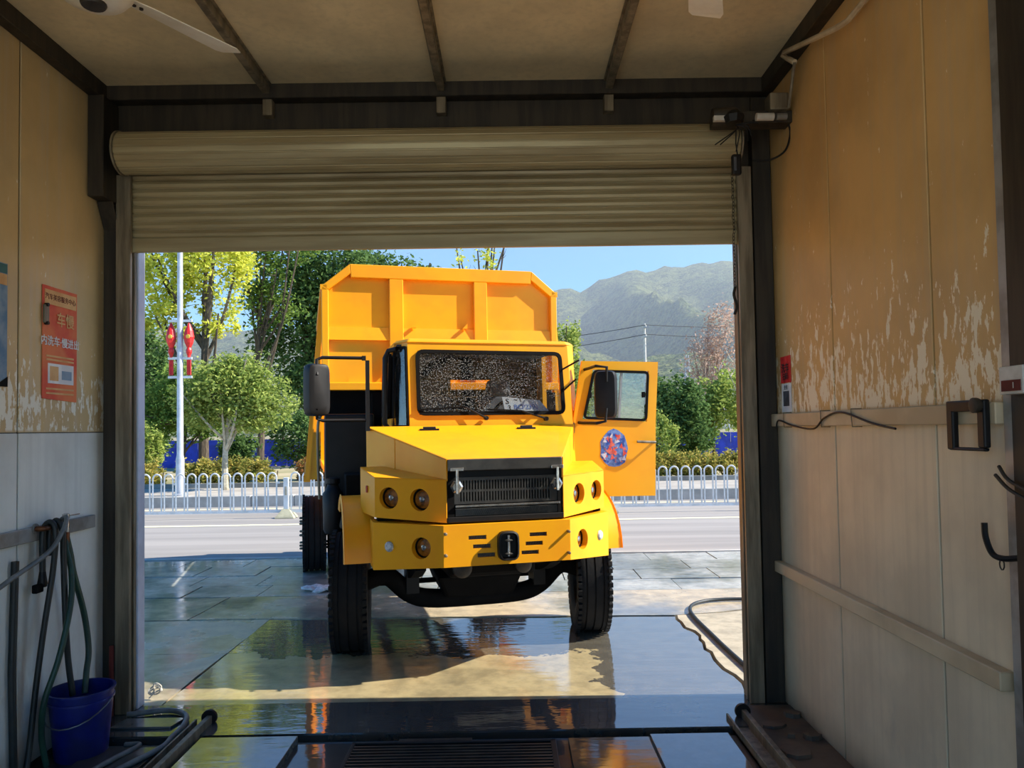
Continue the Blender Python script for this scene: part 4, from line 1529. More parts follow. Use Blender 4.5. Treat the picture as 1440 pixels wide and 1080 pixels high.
rib([(-BX, 2.10), (-BX + .065, 2.10), (-BX + .065, 3.055), (-BX, 3.085)])
rib([(BX - .065, 2.10), (BX, 2.10), (BX, 3.085), (BX - .065, 3.055)])
rib([(-BX, 3.085), (-BX + .065, 3.05), (-.90, 3.215), (-.91, 3.305)])
rib([(BX - .065, 3.05), (BX, 3.085), (.91, 3.305), (.90, 3.215)])
rib([(-.90, 3.175), (.90, 3.175), (.91, 3.305), (-.91, 3.305)], 'top_rail')
for x in (-.46, .38):
    rib([(x - .075, 2.12), (x + .06, 2.12), (x + .06, 3.175), (x - .075, 3.175)])
for (x0, x1) in ((-BX + .065, -.535), (-.40, .305), (.44, BX - .065)):
    m = MB()
    m.hexa([(x0, bf + .01, 2.575), (x1, bf + .01, 2.575), (x1, bf + .05, 2.575), (x0, bf + .05, 2.575)], [(x0, bf + .03, 2.70), (x1, bf + .03, 2.70), (x1, bf + .05, 2.70), (x0, bf + .05, 2.70)])
    m.build('cross_rib', 'yellow', box_)
m = MB()
m.box(-BX, BX, bf - .03, bf + .06, 2.09, 2.165)
m.build('ledge', 'yellow', box_, bevel=.006, seg=1)
for s in (-1, 1):
    yy = bf + .10
    for k in range(7):
        m = MB()
        x0, x1 = sorted((s * BX, s * (BX - .035)))
        m.hexa([(s * (BX + FL), yy, 1.25), (s * (BX + FL), yy + .07, 1.25), (s * (BX + FL - .035), yy + .07, 1.25), (s * (BX + FL - .035), yy, 1.25)], [(s * BX, yy, 3.085), (s * BX, yy + .07, 3.085), (s * (BX - .035), yy + .07, 3.085), (s * (BX - .035), yy, 3.085)])
        m.build('side_rib', 'yellow', box_)
        yy += .43
    m = MB()
    x0, x1 = sorted((s * (BX + .01), s * (BX - .05)))
    m.box(x0, x1, bf + .0, 5.45, 3.05, 3.10)
    m.build('side_rail', 'yellow', box_)
    m = MB()
    x0, x1 = sorted((s * (BX + FL + .01), s * (BX + FL - .05)))
    m.box(x0, x1, bf + .2, 5.45, 1.22, 1.30)
    m.build('side_rail', 'yellow', box_)
for (x, z) in ((-.98, 2.165), (-.68, 2.165), (.18, 2.70), (-.33, 2.70)):
    m = MB()
    m.prism([(x, bf - .02, z), (x + .05, bf - .02, z), (x + .05, bf - .02, z + .05)], (0, .04, 0))
    m.build('lug', 'yellow', box_)
for s in (-1, 1):
    m = MB()
    xb, xt = BX + FL, BX + FL * .535
    m.hexa([(s * (xb - .11), bf + .06, 1.25), (s * xb, bf + .06, 1.25), (s * xb, bf + .14, 1.25), (s * (xb - .11), bf + .14, 1.25)], [(s * (xt - .11), bf + .06, 2.10), (s * xt, bf + .06, 2.10), (s * xt, bf + .14, 2.10), (s * (xt - .11), bf + .14, 2.10)])
    m.build('corner_post', 'yellow', box_)
# black things between cab and box, on the left
m = MB()
m.box(-1.16, -.72, 2.0, 2.36, 1.02, 1.86)
part(m, 'side_tank', 'black_paint', bevel=.02)
m = MB()
m.box(-1.13, 1.13, 2.42, 2.44, 1.22, 2.10)
part(m, 'box_front_shade', 'matt_black')  # box's lower front wall: shade below the ledge and chassis black in its colour
m = MB()
m.box(-.72, 1.1, 2.22, 2.36, .95, 2.06)
part(m, 'bulkhead', 'matt_black')
m = MB()
m.tube(smooth_path([(-1.19, 1.99, 1.86), (-1.22, 1.97, 1.75), (-1.22, 1.97, 1.4), (-1.21, 1.98, 1.1)], 5), .012, 8)
part(m, 'tank_strap', 'steel_grey', smooth=True)
m = MB()
m.lathe([(.07, 0), (.085, .03), (.09, .34), (.06, .38), (.045, .42), (.06, .43), (.06, .47), (.03, .48)], (-1.10, 1.80, .82), (0, 0, 1), 18)
part(m, 'air_filter', 'black_paint', smooth=True)
m = MB()
m.lathe([(.06, 0), (.07, .02), (.07, .30), (.05, .33)], (-.99, 1.70, .86), (.25, 0, 1), 16)
part(m, 'fluid_bottle', 'steel_dark', smooth=True)
m = MB()
m.box(-1.0, -.80, 1.60, 1.95, 1.12, 1.33)
part(m, 'battery_box', 'matt_black', bevel=.01)
m = MB()
m.box(-.98, -.60, 1.25, 2.2, .72, .80)
part(m, 'side_step', 'matt_black')

# chassis
for s in (-1, 1):
    m = MB()
    m.box(min(s * .36, s * .44), max(s * .36, s * .44), .12, 6.0, .78, .98)
    part(m, 'chassis_rail', 'matt_black')
    m = MB()
    sp = [(s * .52, .55 + .10 * k, .70 - .13 * math.sin(math.pi * k / 10)) for k in range(11)]
    for q in range(len(sp) - 1):
        m.bar(sp[q], sp[q + 1], .08, .05)
    part(m, 'leaf_spring', 'matt_black')
    m = MB()
    m.box(s * .52 - .05, s * .52 + .05, .98, 1.14, .42, .70)
    part(m, 'spring_clamp', 'black_paint')
for y_ in (.5, 2.3, 3.6, 5.6):
    m = MB()
    m.box(-.37, .37, y_, y_ + .08, .80, .95)
    part(m, 'cross_member', 'matt_black')
m = MB()
m.tube(smooth_path([(-.90, 1.06, .52), (-.72, 1.06, .56), (-.55, 1.06, .42), (-.38, 1.06, .36), (0, 1.06, .35), (.38, 1.06, .36), (.55, 1.06, .42), (.72, 1.06, .56), (.90, 1.06, .52)], 5), .075, 10)
part(m, 'front_axle', 'matt_black', smooth=True)
m = MB()
m.tube([(-.75, 1.28, .46), (.75, 1.28, .46)], .022, 8)
part(m, 'tie_rod', 'matt_black', smooth=True)
m = MB()
m.hexa([(-.20, .86, .545), (.34, .86, .545), (.34, 1.3, .575), (-.20, 1.3, .575)], [(-.20, .84, .60), (.34, .84, .60), (.34, 1.3, .60), (-.20, 1.3, .60)])
part(m, 'sump_guard', 'galvanised')
m = MB()
m.box(-.33, .33, .45, 1.3, .62, 1.3)
part(m, 'engine', 'matt_black', bevel=.03)
m = MB()
m.hexa([(-.26, .98, .36), (.30, .98, .36), (.30, 1.6, .40), (-.26, 1.6, .40)], [(-.34, .90, .545), (.36, .90, .545), (.36, 1.7, .64), (-.34, 1.7, .64)])
part(m, 'oil_sump', 'matt_black', bevel=.03)
for (x, r_) in ((-.24, .07), (.22, .06)):
    m = MB()
    m.lathe([(r_ * .7, -.02), (r_, .0), (r_, .05), (r_ * .6, .06)], (x, .44, .70), (0, -1, 0), 18)
    part(m, 'pulley', 'rim', smooth=True)
m = MB()
m.lathe([(.12, -.35), (.24, -.12), (.26, 0), (.24, .12), (.12, .35)], (0, 4.72, .52), (1, 0, 0), 18)
m.tube([(-1.0, 4.72, .48), (1.0, 4.72, .48)], .08, 10)
part(m, 'rear_axle', 'matt_black', smooth=True)
m = MB()
m.tube([(0, 2.0, .75), (0, 4.5, .55)], .045, 10)
part(m, 'drive_shaft', 'matt_black', smooth=True)

# fenders
for s in (-1, 1):
    m = MB()
    rings = []
    for k in range(13):
        a = math.radians(178 - k * 11)
        yy, zz = 1.06 + .53 * math.cos(a), .74 + .46 * math.sin(a)
        y2, z2 = 1.06 + .515 * math.cos(a), .74 + .445 * math.sin(a)
        x0, x1 = s * .84, s * 1.06
        rings.append([(x0, yy, zz), (x1, yy, zz), (x1 + s * .004, yy + .012 * math.cos(a), zz + .012 * math.sin(a)), (x1 + s * .012, y2, z2), (x1, y2 - .03 * math.cos(a), z2 - .03 * math.sin(a)), (x0, y2, z2)])
    m.loft(rings)
    part(m, 'fender', 'yellow', smooth=True)


# wheels
def make_wheel(r=.455, w=.27):
    m = MB()
    h = w / 2
    prof = [(r * .56, -h * .80), (r * .62, -h * .96), (r * .80, -h * 1.04), (r * .93, -h * .98), (r * .985, -h * .86)]
    for g in (-.5, 0, .5):
        prof += [(r, h * (g - .18)), (r, h * (g - .05)), (r * .975, h * (g - .04)), (r * .975, h * (g + .04)), (r, h * (g + .05)), (r, h * (g + .18))]
    prof += [(r * .985, h * .86), (r * .93, h * .98), (r * .80, h * 1.04), (r * .62, h * .96), (r * .56, h * .80)]
    m.lathe(prof, (0, 0, 0), (1, 0, 0), 56, False)
    for k in range(52):
        a = 2 * math.pi * k / 52
        d = Vector((0, math.cos(a), math.sin(a)))
        t = Vector((0, -math.sin(a), math.cos(a)))
        for s in (-1, 1):
            c_ = d * (r * .962) + Vector((s * h * .90, 0, 0))
            m.obox(c_, .03, .034, .07, (1, 0, 0), (Vector((s * .35, 0, 0)) + d))
    me = m.build('wheel', 'rubber', None, smooth=True)
    m = MB()
    m.lathe([(r * .57, -h * .80), (r * .57, h * .80), (r * .52, h * .80), (r * .50, h * .25), (r * .33, h * .15), (r * .32, h * .55), (r * .2, h * .6), (.001, h * .6)], (0, 0, 0), (1, 0, 0), 36, False)
    rm = m.build('rim', 'rim', me, smooth=True)
    m = MB()
    m.lathe([(r * .15, h * .55), (r * .17, h * .7), (r * .15, h * 1.05), (r * .06, h * 1.1), (.001, h * 1.1)], (0, 0, 0), (1, 0, 0), 20, False)
    m.build('hub', 'rim', me, smooth=True)
    for k in range(8):
        a = 2 * math.pi * k / 8
        m = MB()
        m.lathe([(.016, h * .1), (.016, h * 1.22), (.009, h * 1.3)], (0, r * .41 * math.cos(a), r * .41 * math.sin(a)), (1, 0, 0), 6)
        m.build('lug_nut', 'steel_grey', me)
    return me


w0 = make_wheel()


def copy_tree(o, parent):
    c = o.copy()
    COL.objects.link(c)
    c.parent = parent
    for ch in [q for q in o.children]:
        copy_tree(ch, c)
    return c


spots = [(-.985, 1.11, 1), (.985, 1.08, 0), (-1.235, 4.72, 1), (1.235, 4.72, 0), (-.93, 4.72, 1), (.93, 4.72, 0)]
for k, (x, y, flip) in enumerate(spots):
    o = w0 if k == len(spots) - 1 else copy_tree(w0, tk)
    o.parent = tk
    rr_ = .455
    o.location = (x, y, rr_)
    steer = {0: -.12, 1: -.24}.get(k, 0.)
    o.rotation_euler = (0, 0, (math.pi if flip else 0) + steer)
# paper behind the windshield
ca, sa = math.cos(TH), math.sin(TH)
TW = lambda x, y, z: Vector((-.015 + ca * x - sa * y, 5.15 + sa * x + ca * y, z))
pp = thing('paper_note', 'white handwritten paper behind the windshield', 'paper', TW(.46, 1.13, 1.835), TH)
pp.rotation_euler = (-.3, 0, TH)
pp.scale = (1.1, 1, 1.1)
un = Vector((0, .42, .91)).normalized()
m = MB()
m.prism([(-.155, 0, .005), (.20, 0, .005), (.13, 0, .10), (-.17, 0, .13)], (0, .002, 0))
m.build('sheet', 'paper_white', pp)
T4 = lambda x, z: frame4((x, -.0015, z), (1, 0, 0), (0, 0, 1))
text_mesh('S', .062, 'ink', pp, T4(-.130, .09), bold=.0005)
text_mesh('~ \\', .055, 'ink', pp, T4(-.05, .105), bold=.0012)
text_mesh('3', .058, 'ink', pp, T4(-.118, .037), bold=.0008)
text_mesh('BCP2390', .052, 'decal_blue', pp, T4(.015, .045), bold=.0008)

# =================================================================== STREET
# white hoop fence
FY = 15.15
fe = thing('hoop_fence', 'white steel hoop-topped fence along the middle of the road', 'fence', (0, FY, 0))
hm = MB()
hp = [(-.085, 0, .13), (-.085, 0, .80)]
for k in range(1, 12):
    a = math.pi - math.pi * k / 12
    hp.append((.085 * math.cos(a), 0, .80 + .095 * math.sin(a)))
hp += [(.085, 0, .80), (.085, 0, .13)]
hm.tube(hp, .0165, 6)
h0 = hm.build('hoop', 'fence_white', fe, smooth=True)
bm_ = MB()
bm_.box(-.035, .035, -.012, .012, .68, .72)
s0 = bm_.build('spacer', 'fence_white', fe)
px_posts = [-4.47 + 3.22 * k for k in range(-2, 6)]
first = True
x = px_posts[0] + .18
idx = 0
while x < px_posts[-1]:
    near_post = min(abs(x - p) for p in px_posts)
    if near_post > .10:
        if first:
            h0.location = (x, 0, 0)
            s0.location = (x + .115, 0, 0)
            first = False
        else:
            o = h0.copy()
            COL.objects.link(o)
            o.parent = fe
            o.location = (x, 0, 0)
            o = s0.copy()
            COL.objects.link(o)
            o.parent = fe
            o.location = (x + .115, 0, 0)
    x += .23
for a, b_ in zip(px_posts[:-1], px_posts[1:]):
    MB().box(a, b_, -.02, .02, .10, .15).build('bottom_rail', 'fence_white', fe)
for p in px_posts:
    m = MB()
    m.box(p - .05, p + .05, -.04, .04, .14, .80)
    po_ = m.build('post', 'fence_white', fe, bevel=.008)
    m = MB()
    m.loft([[(p - .19, -.16, 0), (p + .19, -.16, 0), (p + .19, .16, 0), (p - .19, .16, 0)], [(p - .175, -.15, .03), (p + .175, -.15, .03), (p + .175, .15, .03), (p - .175, .15, .03)], [(p - .07, -.06, .17), (p + .07, -.06, .17), (p + .07, .06, .17), (p - .07, .06, .17)]])
    m.build('foot', 'fence_foot', po_)
    MB().box(p - .02, p + .02, -.047, -.041, .45, .62).build('reflector', 'bark_pale', po_)

# street lamp with red lanterns
lp = thing('street_lamp', 'pale grey street lamp pole with two red lantern ornaments', 'street lamp', (-7.83, 18.0, .235))
lp.scale = (.963, .963, .963)
m = MB()
m.lathe([(.10, 0), (.10, .9), (.078, 1.0), (.07, 4), (.055, 9.0)], (0, 0, 0), (0, 0, 1), 16)
m.build('pole', 'lamp_pole', lp, smooth=True)
m = MB()
m.lathe([(.17, 0), (.17, .04), (.13, .06)], (0, 0, 0), (0, 0, 1), 16)
m.build('base_plate', 'lamp_pole', lp, smooth=True)
m = MB()
m.tube(smooth_path([(0, 0, 8.95), (0, -.3, 9.25), (0, -1.4, 9.4)], 5), .04, 8)
m.build('arm', 'lamp_pole', lp, smooth=True)
MB().obox((0, -1.65, 9.4), .25, .6, .1).build('lamp_head', 'lamp_pole', lp, bevel=.03)
for s in (-1, 1):
    x = s * .22
    m = MB()
    for z in (2.95, 3.42, 4.35):
        m = MB()
        m.box(min(0, x * 1.35), max(0, x * 1.35), -.015, .015, z - .05, z + .01)
        m.build('ornament_bracket', 'fence_white', lp)
    m = MB()
    m.lathe([(.005, 4.30), (.03, 4.25), (.10, 4.08), (.125, 3.92), (.10, 3.78), (.05, 3.66), (.07, 3.60), (.07, 3.55), (.04, 3.46), (.04, 3.42)], (x, 0, 0), (0, 0, 1), 10)
    lt = m.build('lantern', 'lantern_red', lp)
    m = MB()
    m.lathe([(.055, 0), (.05, .02), (.001, .025)], (x + .02, -.105, 3.93), (.0, -1, 0), 8)
    m.build('gold_emblem', 'lantern_gold', lt)
    m = MB()
    for q in (-.035, 0, .035):
        m.tube([(x + q, 0, 3.36), (x + q, 0, 2.98)], .022, 6)
    m.build('tassel', 'lantern_red', lp)

# blue hoarding behind the hedges
ho = thing('blue_hoarding', 'long blue site hoarding behind the hedge and trees', 'hoarding', (0, 34, .18))
x = -24.
while x < 22:
    MB().box(x + .01, x + 1.99, -.02, .02, 0, 1.22).build('panel', 'hoarding_blue', ho)
    x += 2.
MB().box(-60, 60, 37, 60, .1, .9).build('earth_bank', 'earth', kind='structure')


# ------------------------------------------------------------------ foliage
def leaves(name, blobs, n, size, mat, parent, seed, spread=.28, flat=0., kind=None):
    """n small leaf quads gathered in clumps inside ellipsoids (cx,cy,cz,rx,ry,rz)"""
    rng = np.random.default_rng(seed)
    vol = np.array([b_[3] * b_[4] * b_[5] for b_ in blobs])
    cnt = np.maximum(1, (vol / vol.sum() * n).astype(int))
    pos = []
    for b_, c_ in zip(blobs, cnt):
        nc = max(6, c_ // 45)
        d = rng.normal(size=(nc, 3))
        d /= np.linalg.norm(d, axis=1, keepdims=True)
        rad = rng.uniform(.35, 1, (nc, 1)) ** .6
        cl_ = d * rad
        id_ = rng.integers(0, nc, c_)
        off = rng.normal(size=(c_, 3)) * spread * .5
        p = cl_[id_] + off
        pos.append(np.array(b_[:3]) + p * np.array(b_[3:6]))
    P = np.concatenate(pos)
    P[:, 2] = np.maximum(P[:, 2], .02)
    N = len(P)
    a = rng.normal(size=(N, 3))
    a[:, 2] *= .6
    a /= np.linalg.norm(a, axis=1, keepdims=True)
    t = rng.normal(size=(N, 3))
    bb = np.cross(a, t)
    bb /= np.linalg.norm(bb, axis=1, keepdims=True)
    sz = size * rng.uniform(.6, 1.3, (N, 1))
    V = np.empty((N, 4, 3))
    V[:, 0] = P - a * sz
    V[:, 1] = P + bb * sz * .5
    V[:, 2] = P + a * sz
    V[:, 3] = P - bb * sz * .5
    me = bpy.data.meshes.new(name)
    me.vertices.add(N * 4)
    me.vertices.foreach_set('co', V.reshape(-1).astype(np.float32))
    me.loops.add(N * 4)
    me.loops.foreach_set('vertex_index', np.arange(N * 4, dtype=np.int32))
    me.polygons.add(N)
    me.polygons.foreach_set('loop_start', np.arange(0, N * 4, 4, dtype=np.int32))
    me.update(calc_edges=True)
    me.materials.append(M[mat])
    o = bpy.data.objects.new(name, me)
    COL.objects.link(o)
    o.parent = parent
    if kind:
        o['kind'] = kind
    return o


def tree(name, label, base, blobs, n, size, mat, tr=.1, fork=1.6, nb=10, seed=1, bark='bark', spread=.28, cat='tree', group=None, bare=0):
    """blobs are in world coordinates; the thing stands at base"""
    t = thing(name, label, cat, base, 0, group)
    rnd = random.Random(seed)
    B = Vector(base)
    lb = [(b_[0] - B.x, b_[1] - B.y, b_[2] - B.z, *b_[3:]) for b_ in blobs]
    top = max(b_[2] for b_ in lb)
    m = MB()
    m.tube([(0, 0, -.02), (rnd.uniform(-.1, .1), 0, fork * .5), (rnd.uniform(-.1, .1), 0, fork), (rnd.uniform(-.2, .2), 0, max(fork * 1.2, top * .85))], [tr * 1.2, tr, tr * .85, tr * .35], 8)
    m.build('trunk', bark, t, smooth=True)
    m = MB()
    for k in range(nb):
        b_ = rnd.choice(lb)
        z0 = rnd.uniform(fork * .7, max(fork, top * .7))
        e = Vector((b_[0] + rnd.uniform(-.8, .8) * b_[3], b_[1] + rnd.uniform(-.8, .8) * b_[4], b_[2] + rnd.uniform(-.2, .9) * b_[5]))
        s_ = Vector((0, 0, z0))
        md = s_.lerp(e, .5) + Vector((rnd.uniform(-.15, .15), rnd.uniform(-.15, .15), -.1 * (e - s_).length))
        m.tube(smooth_path([s_, md, e], 4), [tr * .45 * (1 - .085 * q) + .006 for q in range(9)], 5)
        for q in range(bare):
            f0 = md.lerp(e, rnd.random())
            dv = Vector((rnd.uniform(-.6, .6), rnd.uniform(-.6, .6), rnd.uniform(.0, 1.1))) * b_[5] * .5
            m.tube([f0, f0 + dv * .5 + Vector((0, 0, -.05)), f0 + dv], [.02, .014, .006], 4)
    m.build('branches', bark, t)
    if n:
        leaves('foliage', lb, n, size, mat, t, seed, spread)
    return t


G = .18
tree('street_tree', 'small round light green tree behind the fence by the lamp', (-7.36, 19.6, .235), [(-7.21, 19.6, 2.77, 1.17, .78, .96), (-6.5, 19.65, 2.46, .91, .7, .71), (-8.02, 19.6, 2.51, .66, .68, .66), (-7.11, 19.6, 3.22, .71, .65, .51)], 15000, .06, 'leaf_light', .08, 1.25, 9, 11, 'bark_pale')
tree('street_tree', 'tall yellow green tree with open branches behind the lamp', (-10.9, 27.0, G), [(-12.4, 27, 7.6, 1.3, 1.2, 1.6), (-10.6, 27, 7.9, 1.4, 1.3, 1.6), (-11.5, 27, 9.5, 2.0, 1.1, 1.2), (-12.2, 27, 5.7, 1.2, 1, .9), (-10.4, 27, 5.9, .9, .8, .8)], 11000, .10, 'leaf_yellow', .17, 3.5, 12, 12, 'bark', .3)
tree('street_tree', 'big dark green tree left of the dump box', (-8.45, 32.3, G), [(-9.05, 32.3, 7.6, 2.0, 1.5, 1.6), (-7.55, 32.3, 8.4, 2.2, 1.5, 1.7), (-8.65, 32.3, 5.4, 2.4, 1.5, 1.8), (-7.65, 32.3, 3.7, 2.2, 1.5, 1.5), (-6.55, 32.3, 6.2, 2.2, 1.5, 2.2)], 20000, .12, 'leaf_dark', .25, 3, 14, 13)
tree('street_tree', 'dark tree top rising behind the dump box', (-5.6, 36.0, G), [(-6.6, 36, 9.0, 1.8, 1.6, 1.3), (-4.9, 36, 8.6, 2.0, 1.7, 1.3), (-5.4, 36, 6.5, 2.4, 2, 1.8)], 9000, .12, 'leaf_dark', .22, 4, 10, 14)
tree('street_tree', 'feathery yellow green tree between the lamp and the dark tree', (-9.7, 29.4, G), [(-9.7, 29.4, 8.05, 1.2, .62, 1.1), (-9.2, 29.4, 6.5, 1.2, .62, .8), (-9.0, 29.4, 9.05, 1.5, .62, .8)], 3500, .09, 'leaf_mid', .13, 4, 14, 15, 'bark', .35, bare=2)
tree('leafy_shrub', 'dark evergreen shrub beside the left door jamb', (-11.85, 24.95, G), [(-11.95, 24.95, 3.65, .83, .55, 1.5), (-11.85, 24.95, 1.9, .83, .55, 1.0)], 7000, .08, 'leaf_dark', .07, .8, 6, 16, cat='shrub')
tree('leafy_shrub', 'mid green shrubby tree behind the street lamp pole', (-10.2, 23.6, G), [(-10.3, 23.6, 3.05, .94, .52, .83), (-9.7, 23.6, 2.35, .94, .52, .83), (-10.75, 23.6, 2.25, .73, .5, .62)], 8000, .07, 'leaf_mid', .06, 1.0, 8, 17, cat='shrub')
tree('leafy_shrub', 'pale green low shrub in front of the dark evergreen shrub', (-10.6, 22.4, G), [(-10.7, 22.4, 1.3, .5, .35, .7)], 3000, .06, 'leaf_light', .04, .4, 5, 18, cat='shrub')
tree('leafy_shrub', 'dark green bush beside the dump truck under the big dark tree', (-6.7, 24.0, G), [(-6.7, 24, 1.5, .9, .8, .8), (-5.9, 24, 1.3, .7, .7, .7)], 5000, .07, 'leaf_dark', .05, .5, 6, 19, cat='shrub')
tree('leafy_shrub', 'low dark green bush behind the small round tree', (-9.03, 25.2, G), [(-9.03, 25.2, 1.1, .63, .5, .57)], 3000, .07, 'leaf_dark', .05, .5, 5, 20, cat='shrub')
tree('bare_tree', 'bare branched tree with a few yellow leaves above the dump box', (-1.35, 33.0, G), [(-1.4, 33, 9.2, 1.2, .9, 1.2), (-.4, 33, 9.8, .8, .8, .9)], 260, .10, 'leaf_yellow', .17, 6, 9, 21, 'bark', .3, bare=3)
tree('street_tree', 'yellow green tree glimpsed behind the cab', (2.4, 30.0, G), [(2.2, 30, 4.8, .8, .8, 1.2), (2.5, 30, 3.2, 1.1, .9, 1.2)], 5000, .09, 'leaf_light', .1, 2, 7, 22)
tree('leafy_shrub', 'dark green broadleaf bush beside the open truck door', (5.38, 24.3, G), [(5.38, 24.3, 2.32, .93, .65, 1.03), (5.8, 24.3, 1.5, .83, .65, .83)], 8000, .08, 'leaf_dark', .06, .8, 7, 23, cat='shrub')
tree('leafy_shrub', 'light green feathery bush by the right post', (7.0, 26.0, G), [(6.8, 26, 2.4, 1.0, .8, .9), (7.7, 26, 2.6, .8, .8, 1.0), (6.5, 26, 1.5, .7, .7, .7)], 7000, .08, 'leaf_light', .06, .8, 7, 24, cat='shrub')
tree('leafy_shrub', 'clipped round light green shrub below the truck door', (4.4, 22.5, G), [(4.4, 22.5, 1.2, .66, .5, .9)], 6000, .05, 'leaf_light', .04, .4, 5, 25, cat='shrub', spread=.2)
tree('bare_tree', 'bare pinkish tree against the hill by the right post', (10.6, 40.0, G), [(10.4, 40, 5.2, 1.1, 1, 1.6), (11.6, 40, 6.2, 1.2, 1, 2.0)], 2600, .09, 'leaf_blossom', .1, 2.0, 14, 26, 'bark_pink', .35, bare=7)
tree('bare_tree', 'pale leafless sapling leaning by the right post', (7.6, 22.0, G), [(7.0, 22, 3.2, .7, .4, .9), (7.5, 22, 3.6, .5, .4, .8)], 0, .09, 'leaf_mid', .035, .6, 12, 27, 'bark_pale', .3, bare=2)

# hedges along the planter
hd = [(-16., -9.4, 'leaf_hedge', 'yellow green clipped hedge behind the lamp pole', 31), (-9.3, -6.2, 'leaf_hedge', 'yellow green clipped hedge behind the small round tree', 32), (-6.1, -2.0, 'leaf_rust', 'rusty tinged clipped hedge beside the dump truck', 33), (-1.9, 3.4, 'leaf_hedge', 'yellow green clipped hedge hidden behind the truck', 34), (3.5, 11., 'leaf_hedge', 'yellow green clipped hedge beyond the open truck door', 35)]
for (x0, x1, mt, lb, sd) in hd:
    t = thing('hedge', lb, 'hedge', ((x0 + x1) / 2, 21.2, G), 0, 'hedges behind the sidewalk')
    hw = (x1 - x0) / 2
    for k in range(int(hw * 2 / .5)):
        m = MB()
        m.tube([(-hw + .25 + k * .5, 0, 0), (-hw + .3 + k * .5, .03, .45)], [.03, .015], 5)
        m.build('stem', 'bark', t)
    bl = [(-hw + .35 + k * .3, random.uniform(-.06, .06), .42, .30, .42, .36) for k in range(int((hw * 2 - .55) / .3))]
    leaves('foliage', bl, int(5200 * hw), .05, mt, t, sd, .4)

# utility poles, wires and pylons in front of the hill
def utility(label, base, h):
    t = thing('utility_pole', label, 'utility pole', base, math.radians(90), 'utility poles below the hill')
    m = MB()
    m.lathe([(.2, 0), (.13, h)], (0, 0, 0), (0, 0, 1), 10)
    m.build('pole', 'utility_concrete', t, smooth=True)
    for z in (h - .5, h - 1.5):
        m = MB()
        m.box(-.9, .9, -.06, .06, z - .06, z + .06)
        m.build('cross_arm', 'pylon_steel', t)
        for x in (-.8, -.4, .8):
            m = MB()
            m.lathe([(.05, 0), (.09, .08), (.05, .25)], (x, 0, z), (0, 0, 1), 8)
            m.build('insulator', 'plastic_white', t)
    return t


p1 = at(906, 455, 80)
utility('pale concrete utility pole standing beyond the open truck door', (p1.x, 80, G), p1.z - G)
for k, (z, yl, yr) in enumerate(((p1.z - .25, 486, 454), (p1.z - 1.25, 503, 470))):
    for dx in (0.,):
        a = Vector((p1.x + dx, 79.2, z))
        lft = at(640, yl, 84)
        rt = at(1200, yr, 92)
        m = MB()
        for (u, v) in ((a, lft), (a, rt)):
            pts = []
            for q in range(9):
                tt = q / 8
                pnt = u.lerp(v, tt)
                pnt.z -= 1.2 * 4 * tt * (1 - tt) * .35
                pts.append(pnt - a)
            m.tube(pts, .035, 4)
        m.build('power_line', 'wire', None, False, 0, ('upper' if k == 0 else 'lower') + ' dark power line strung from the utility pole', 'power line', 'power lines', loc=a)


def pylon(label, base, h, w):
    t = thing('lattice_pylon', label, 'pylon', base, 0, 'lattice pylons below the hill')
    m = MB()
    for sx in (-1, 1):
        for sy in (-1, 1):
            m.tube([(sx * w, sy * w, 0), (sx * w * .35, sy * w * .35, h * .6), (sx * w * .15, sy * w * .15, h)], .22, 4)
    m.build('legs', 'pylon_steel', t)
    m = MB()
    for k in range(7):
        z0, z1 = h * k / 8, h * (k + 1) / 8
        r0, r1 = w * (1 - .85 * k / 8), w * (1 - .85 * (k + 1) / 8)
        for sy in (-1, 1):
            m.tube([(-r0, sy * r0, z0), (r1, sy * r1, z1)], .12, 4)
            m.tube([(r0, sy * r0, z0), (-r1, sy * r1, z1)], .12, 4)
    m.build('bracing', 'pylon_steel', t)
    for q in (.7, .82, .94):
        m = MB()
        m.bar((-w * 1.2, 0, h * q), (w * 1.2, 0, h * q), .3, .3)
        m.build('arm', 'pylon_steel', t)


pb = at(966, 500, 330)
pylon('tall lattice pylon at the foot of the hill', (pb.x, 330, G), pb.z, 3.2)
pb = at(1012, 505, 300)
pylon('lattice pylon behind the bare pinkish tree', (pb.x, 300, G), pb.z, 2.6)

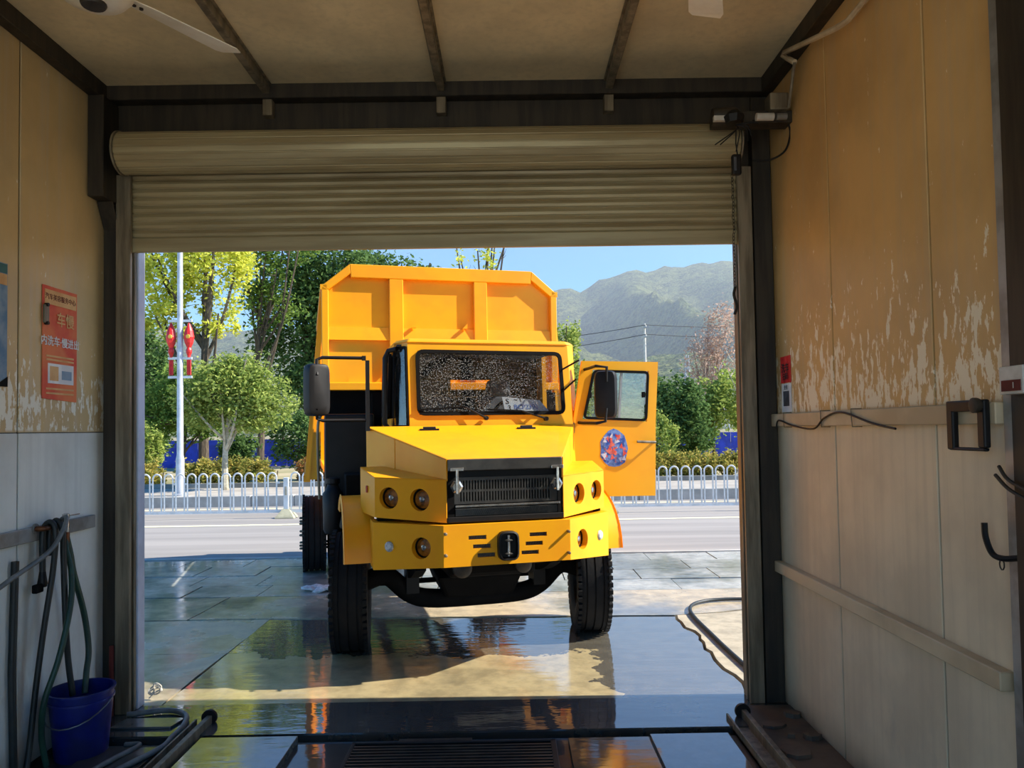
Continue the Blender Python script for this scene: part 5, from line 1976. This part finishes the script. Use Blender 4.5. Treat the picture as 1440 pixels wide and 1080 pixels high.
# ------------------------------------------------------------------ the hills
ridge = [(-700, 470), (-200, 452), (0, 470), (200, 462), (330, 466), (450, 462), (600, 440), (700, 424), (780, 409), (797, 404), (818, 410), (838, 398), (862, 388), (890, 380), (915, 381), (935, 377), (955, 375), (985, 371), (1010, 367), (1040, 369), (1100, 385), (1300, 420), (1700, 440), (2200, 470)]
RX = [p[0] for p in ridge]
RY = [p[1] for p in ridge]
Y0h, Y1h = 420., 1500.
nx, ny = 220, 70
V, Fq = [], []
for j in range(ny + 1):
    t = j / ny
    Y = Y0h + (Y1h - Y0h) * t
    for i in range(nx + 1):
        px = -700 + 2900 * i / nx
        crest = at(px, float(np.interp(px, RX, RY)), Y1h)
        sc = (crest.z - 2) / 1.0
        X = crest.x * (.45 + .55 * t) * 1.0
        q = Vector((X * .004, Y * .004, 3.1))
        rug = noise.fractal(q, 1.0, 2.1, 5)
        rid = abs(noise.noise(Vector((X * .0065 + .5 * t, 5.2, Y * .0012))))
        prof_ = t ** 1.15
        z = 2 + sc * prof_ * (1 - .75 * rid * math.sin(math.pi * min(1, t * 1.0))) + rug * 40 * math.sin(math.pi * t) + noise.noise(Vector((X * .03, Y * .03, 1.))) * 8 * (t > .02)
        V.append((X, Y, z if j else -2))
for j in range(ny):
    for i in range(nx):
        a = j * (nx + 1) + i
        Fq.append((a, a + 1, a + nx + 2, a + nx + 1))
me = bpy.data.meshes.new('hills')
me.from_pydata(V, [], Fq)
me.polygons.foreach_set('use_smooth', [True] * len(me.polygons))
me.materials.append(M['hill_forest'])
ho_ = bpy.data.objects.new('hills', me)
COL.objects.link(ho_)
ho_['kind'] = 'structure'
MB().box(-3000, 3000, 330, 1600, -4, -.5).build('plain', 'earth', kind='structure')

# thin haze hanging between the street and the hills
hz = NT('haze')
hz.t.nodes.remove(hz.b)
vs_ = hz.n('ShaderNodeVolumeScatter')
vs_.inputs['Color'].default_value = (.80, .90, 1.0, 1)
vs_.inputs['Density'].default_value = .0005
vs_.inputs['Anisotropy'].default_value = .2
hz.l(vs_.outputs[0], hz.o.inputs['Volume'])
M['haze'] = hz.m
MB().box(-1500, 1500, 120, 1480, -1, 420).build('valley_haze', 'haze', kind='stuff', label='thin bluish haze over the valley in front of the hills', cat='haze')
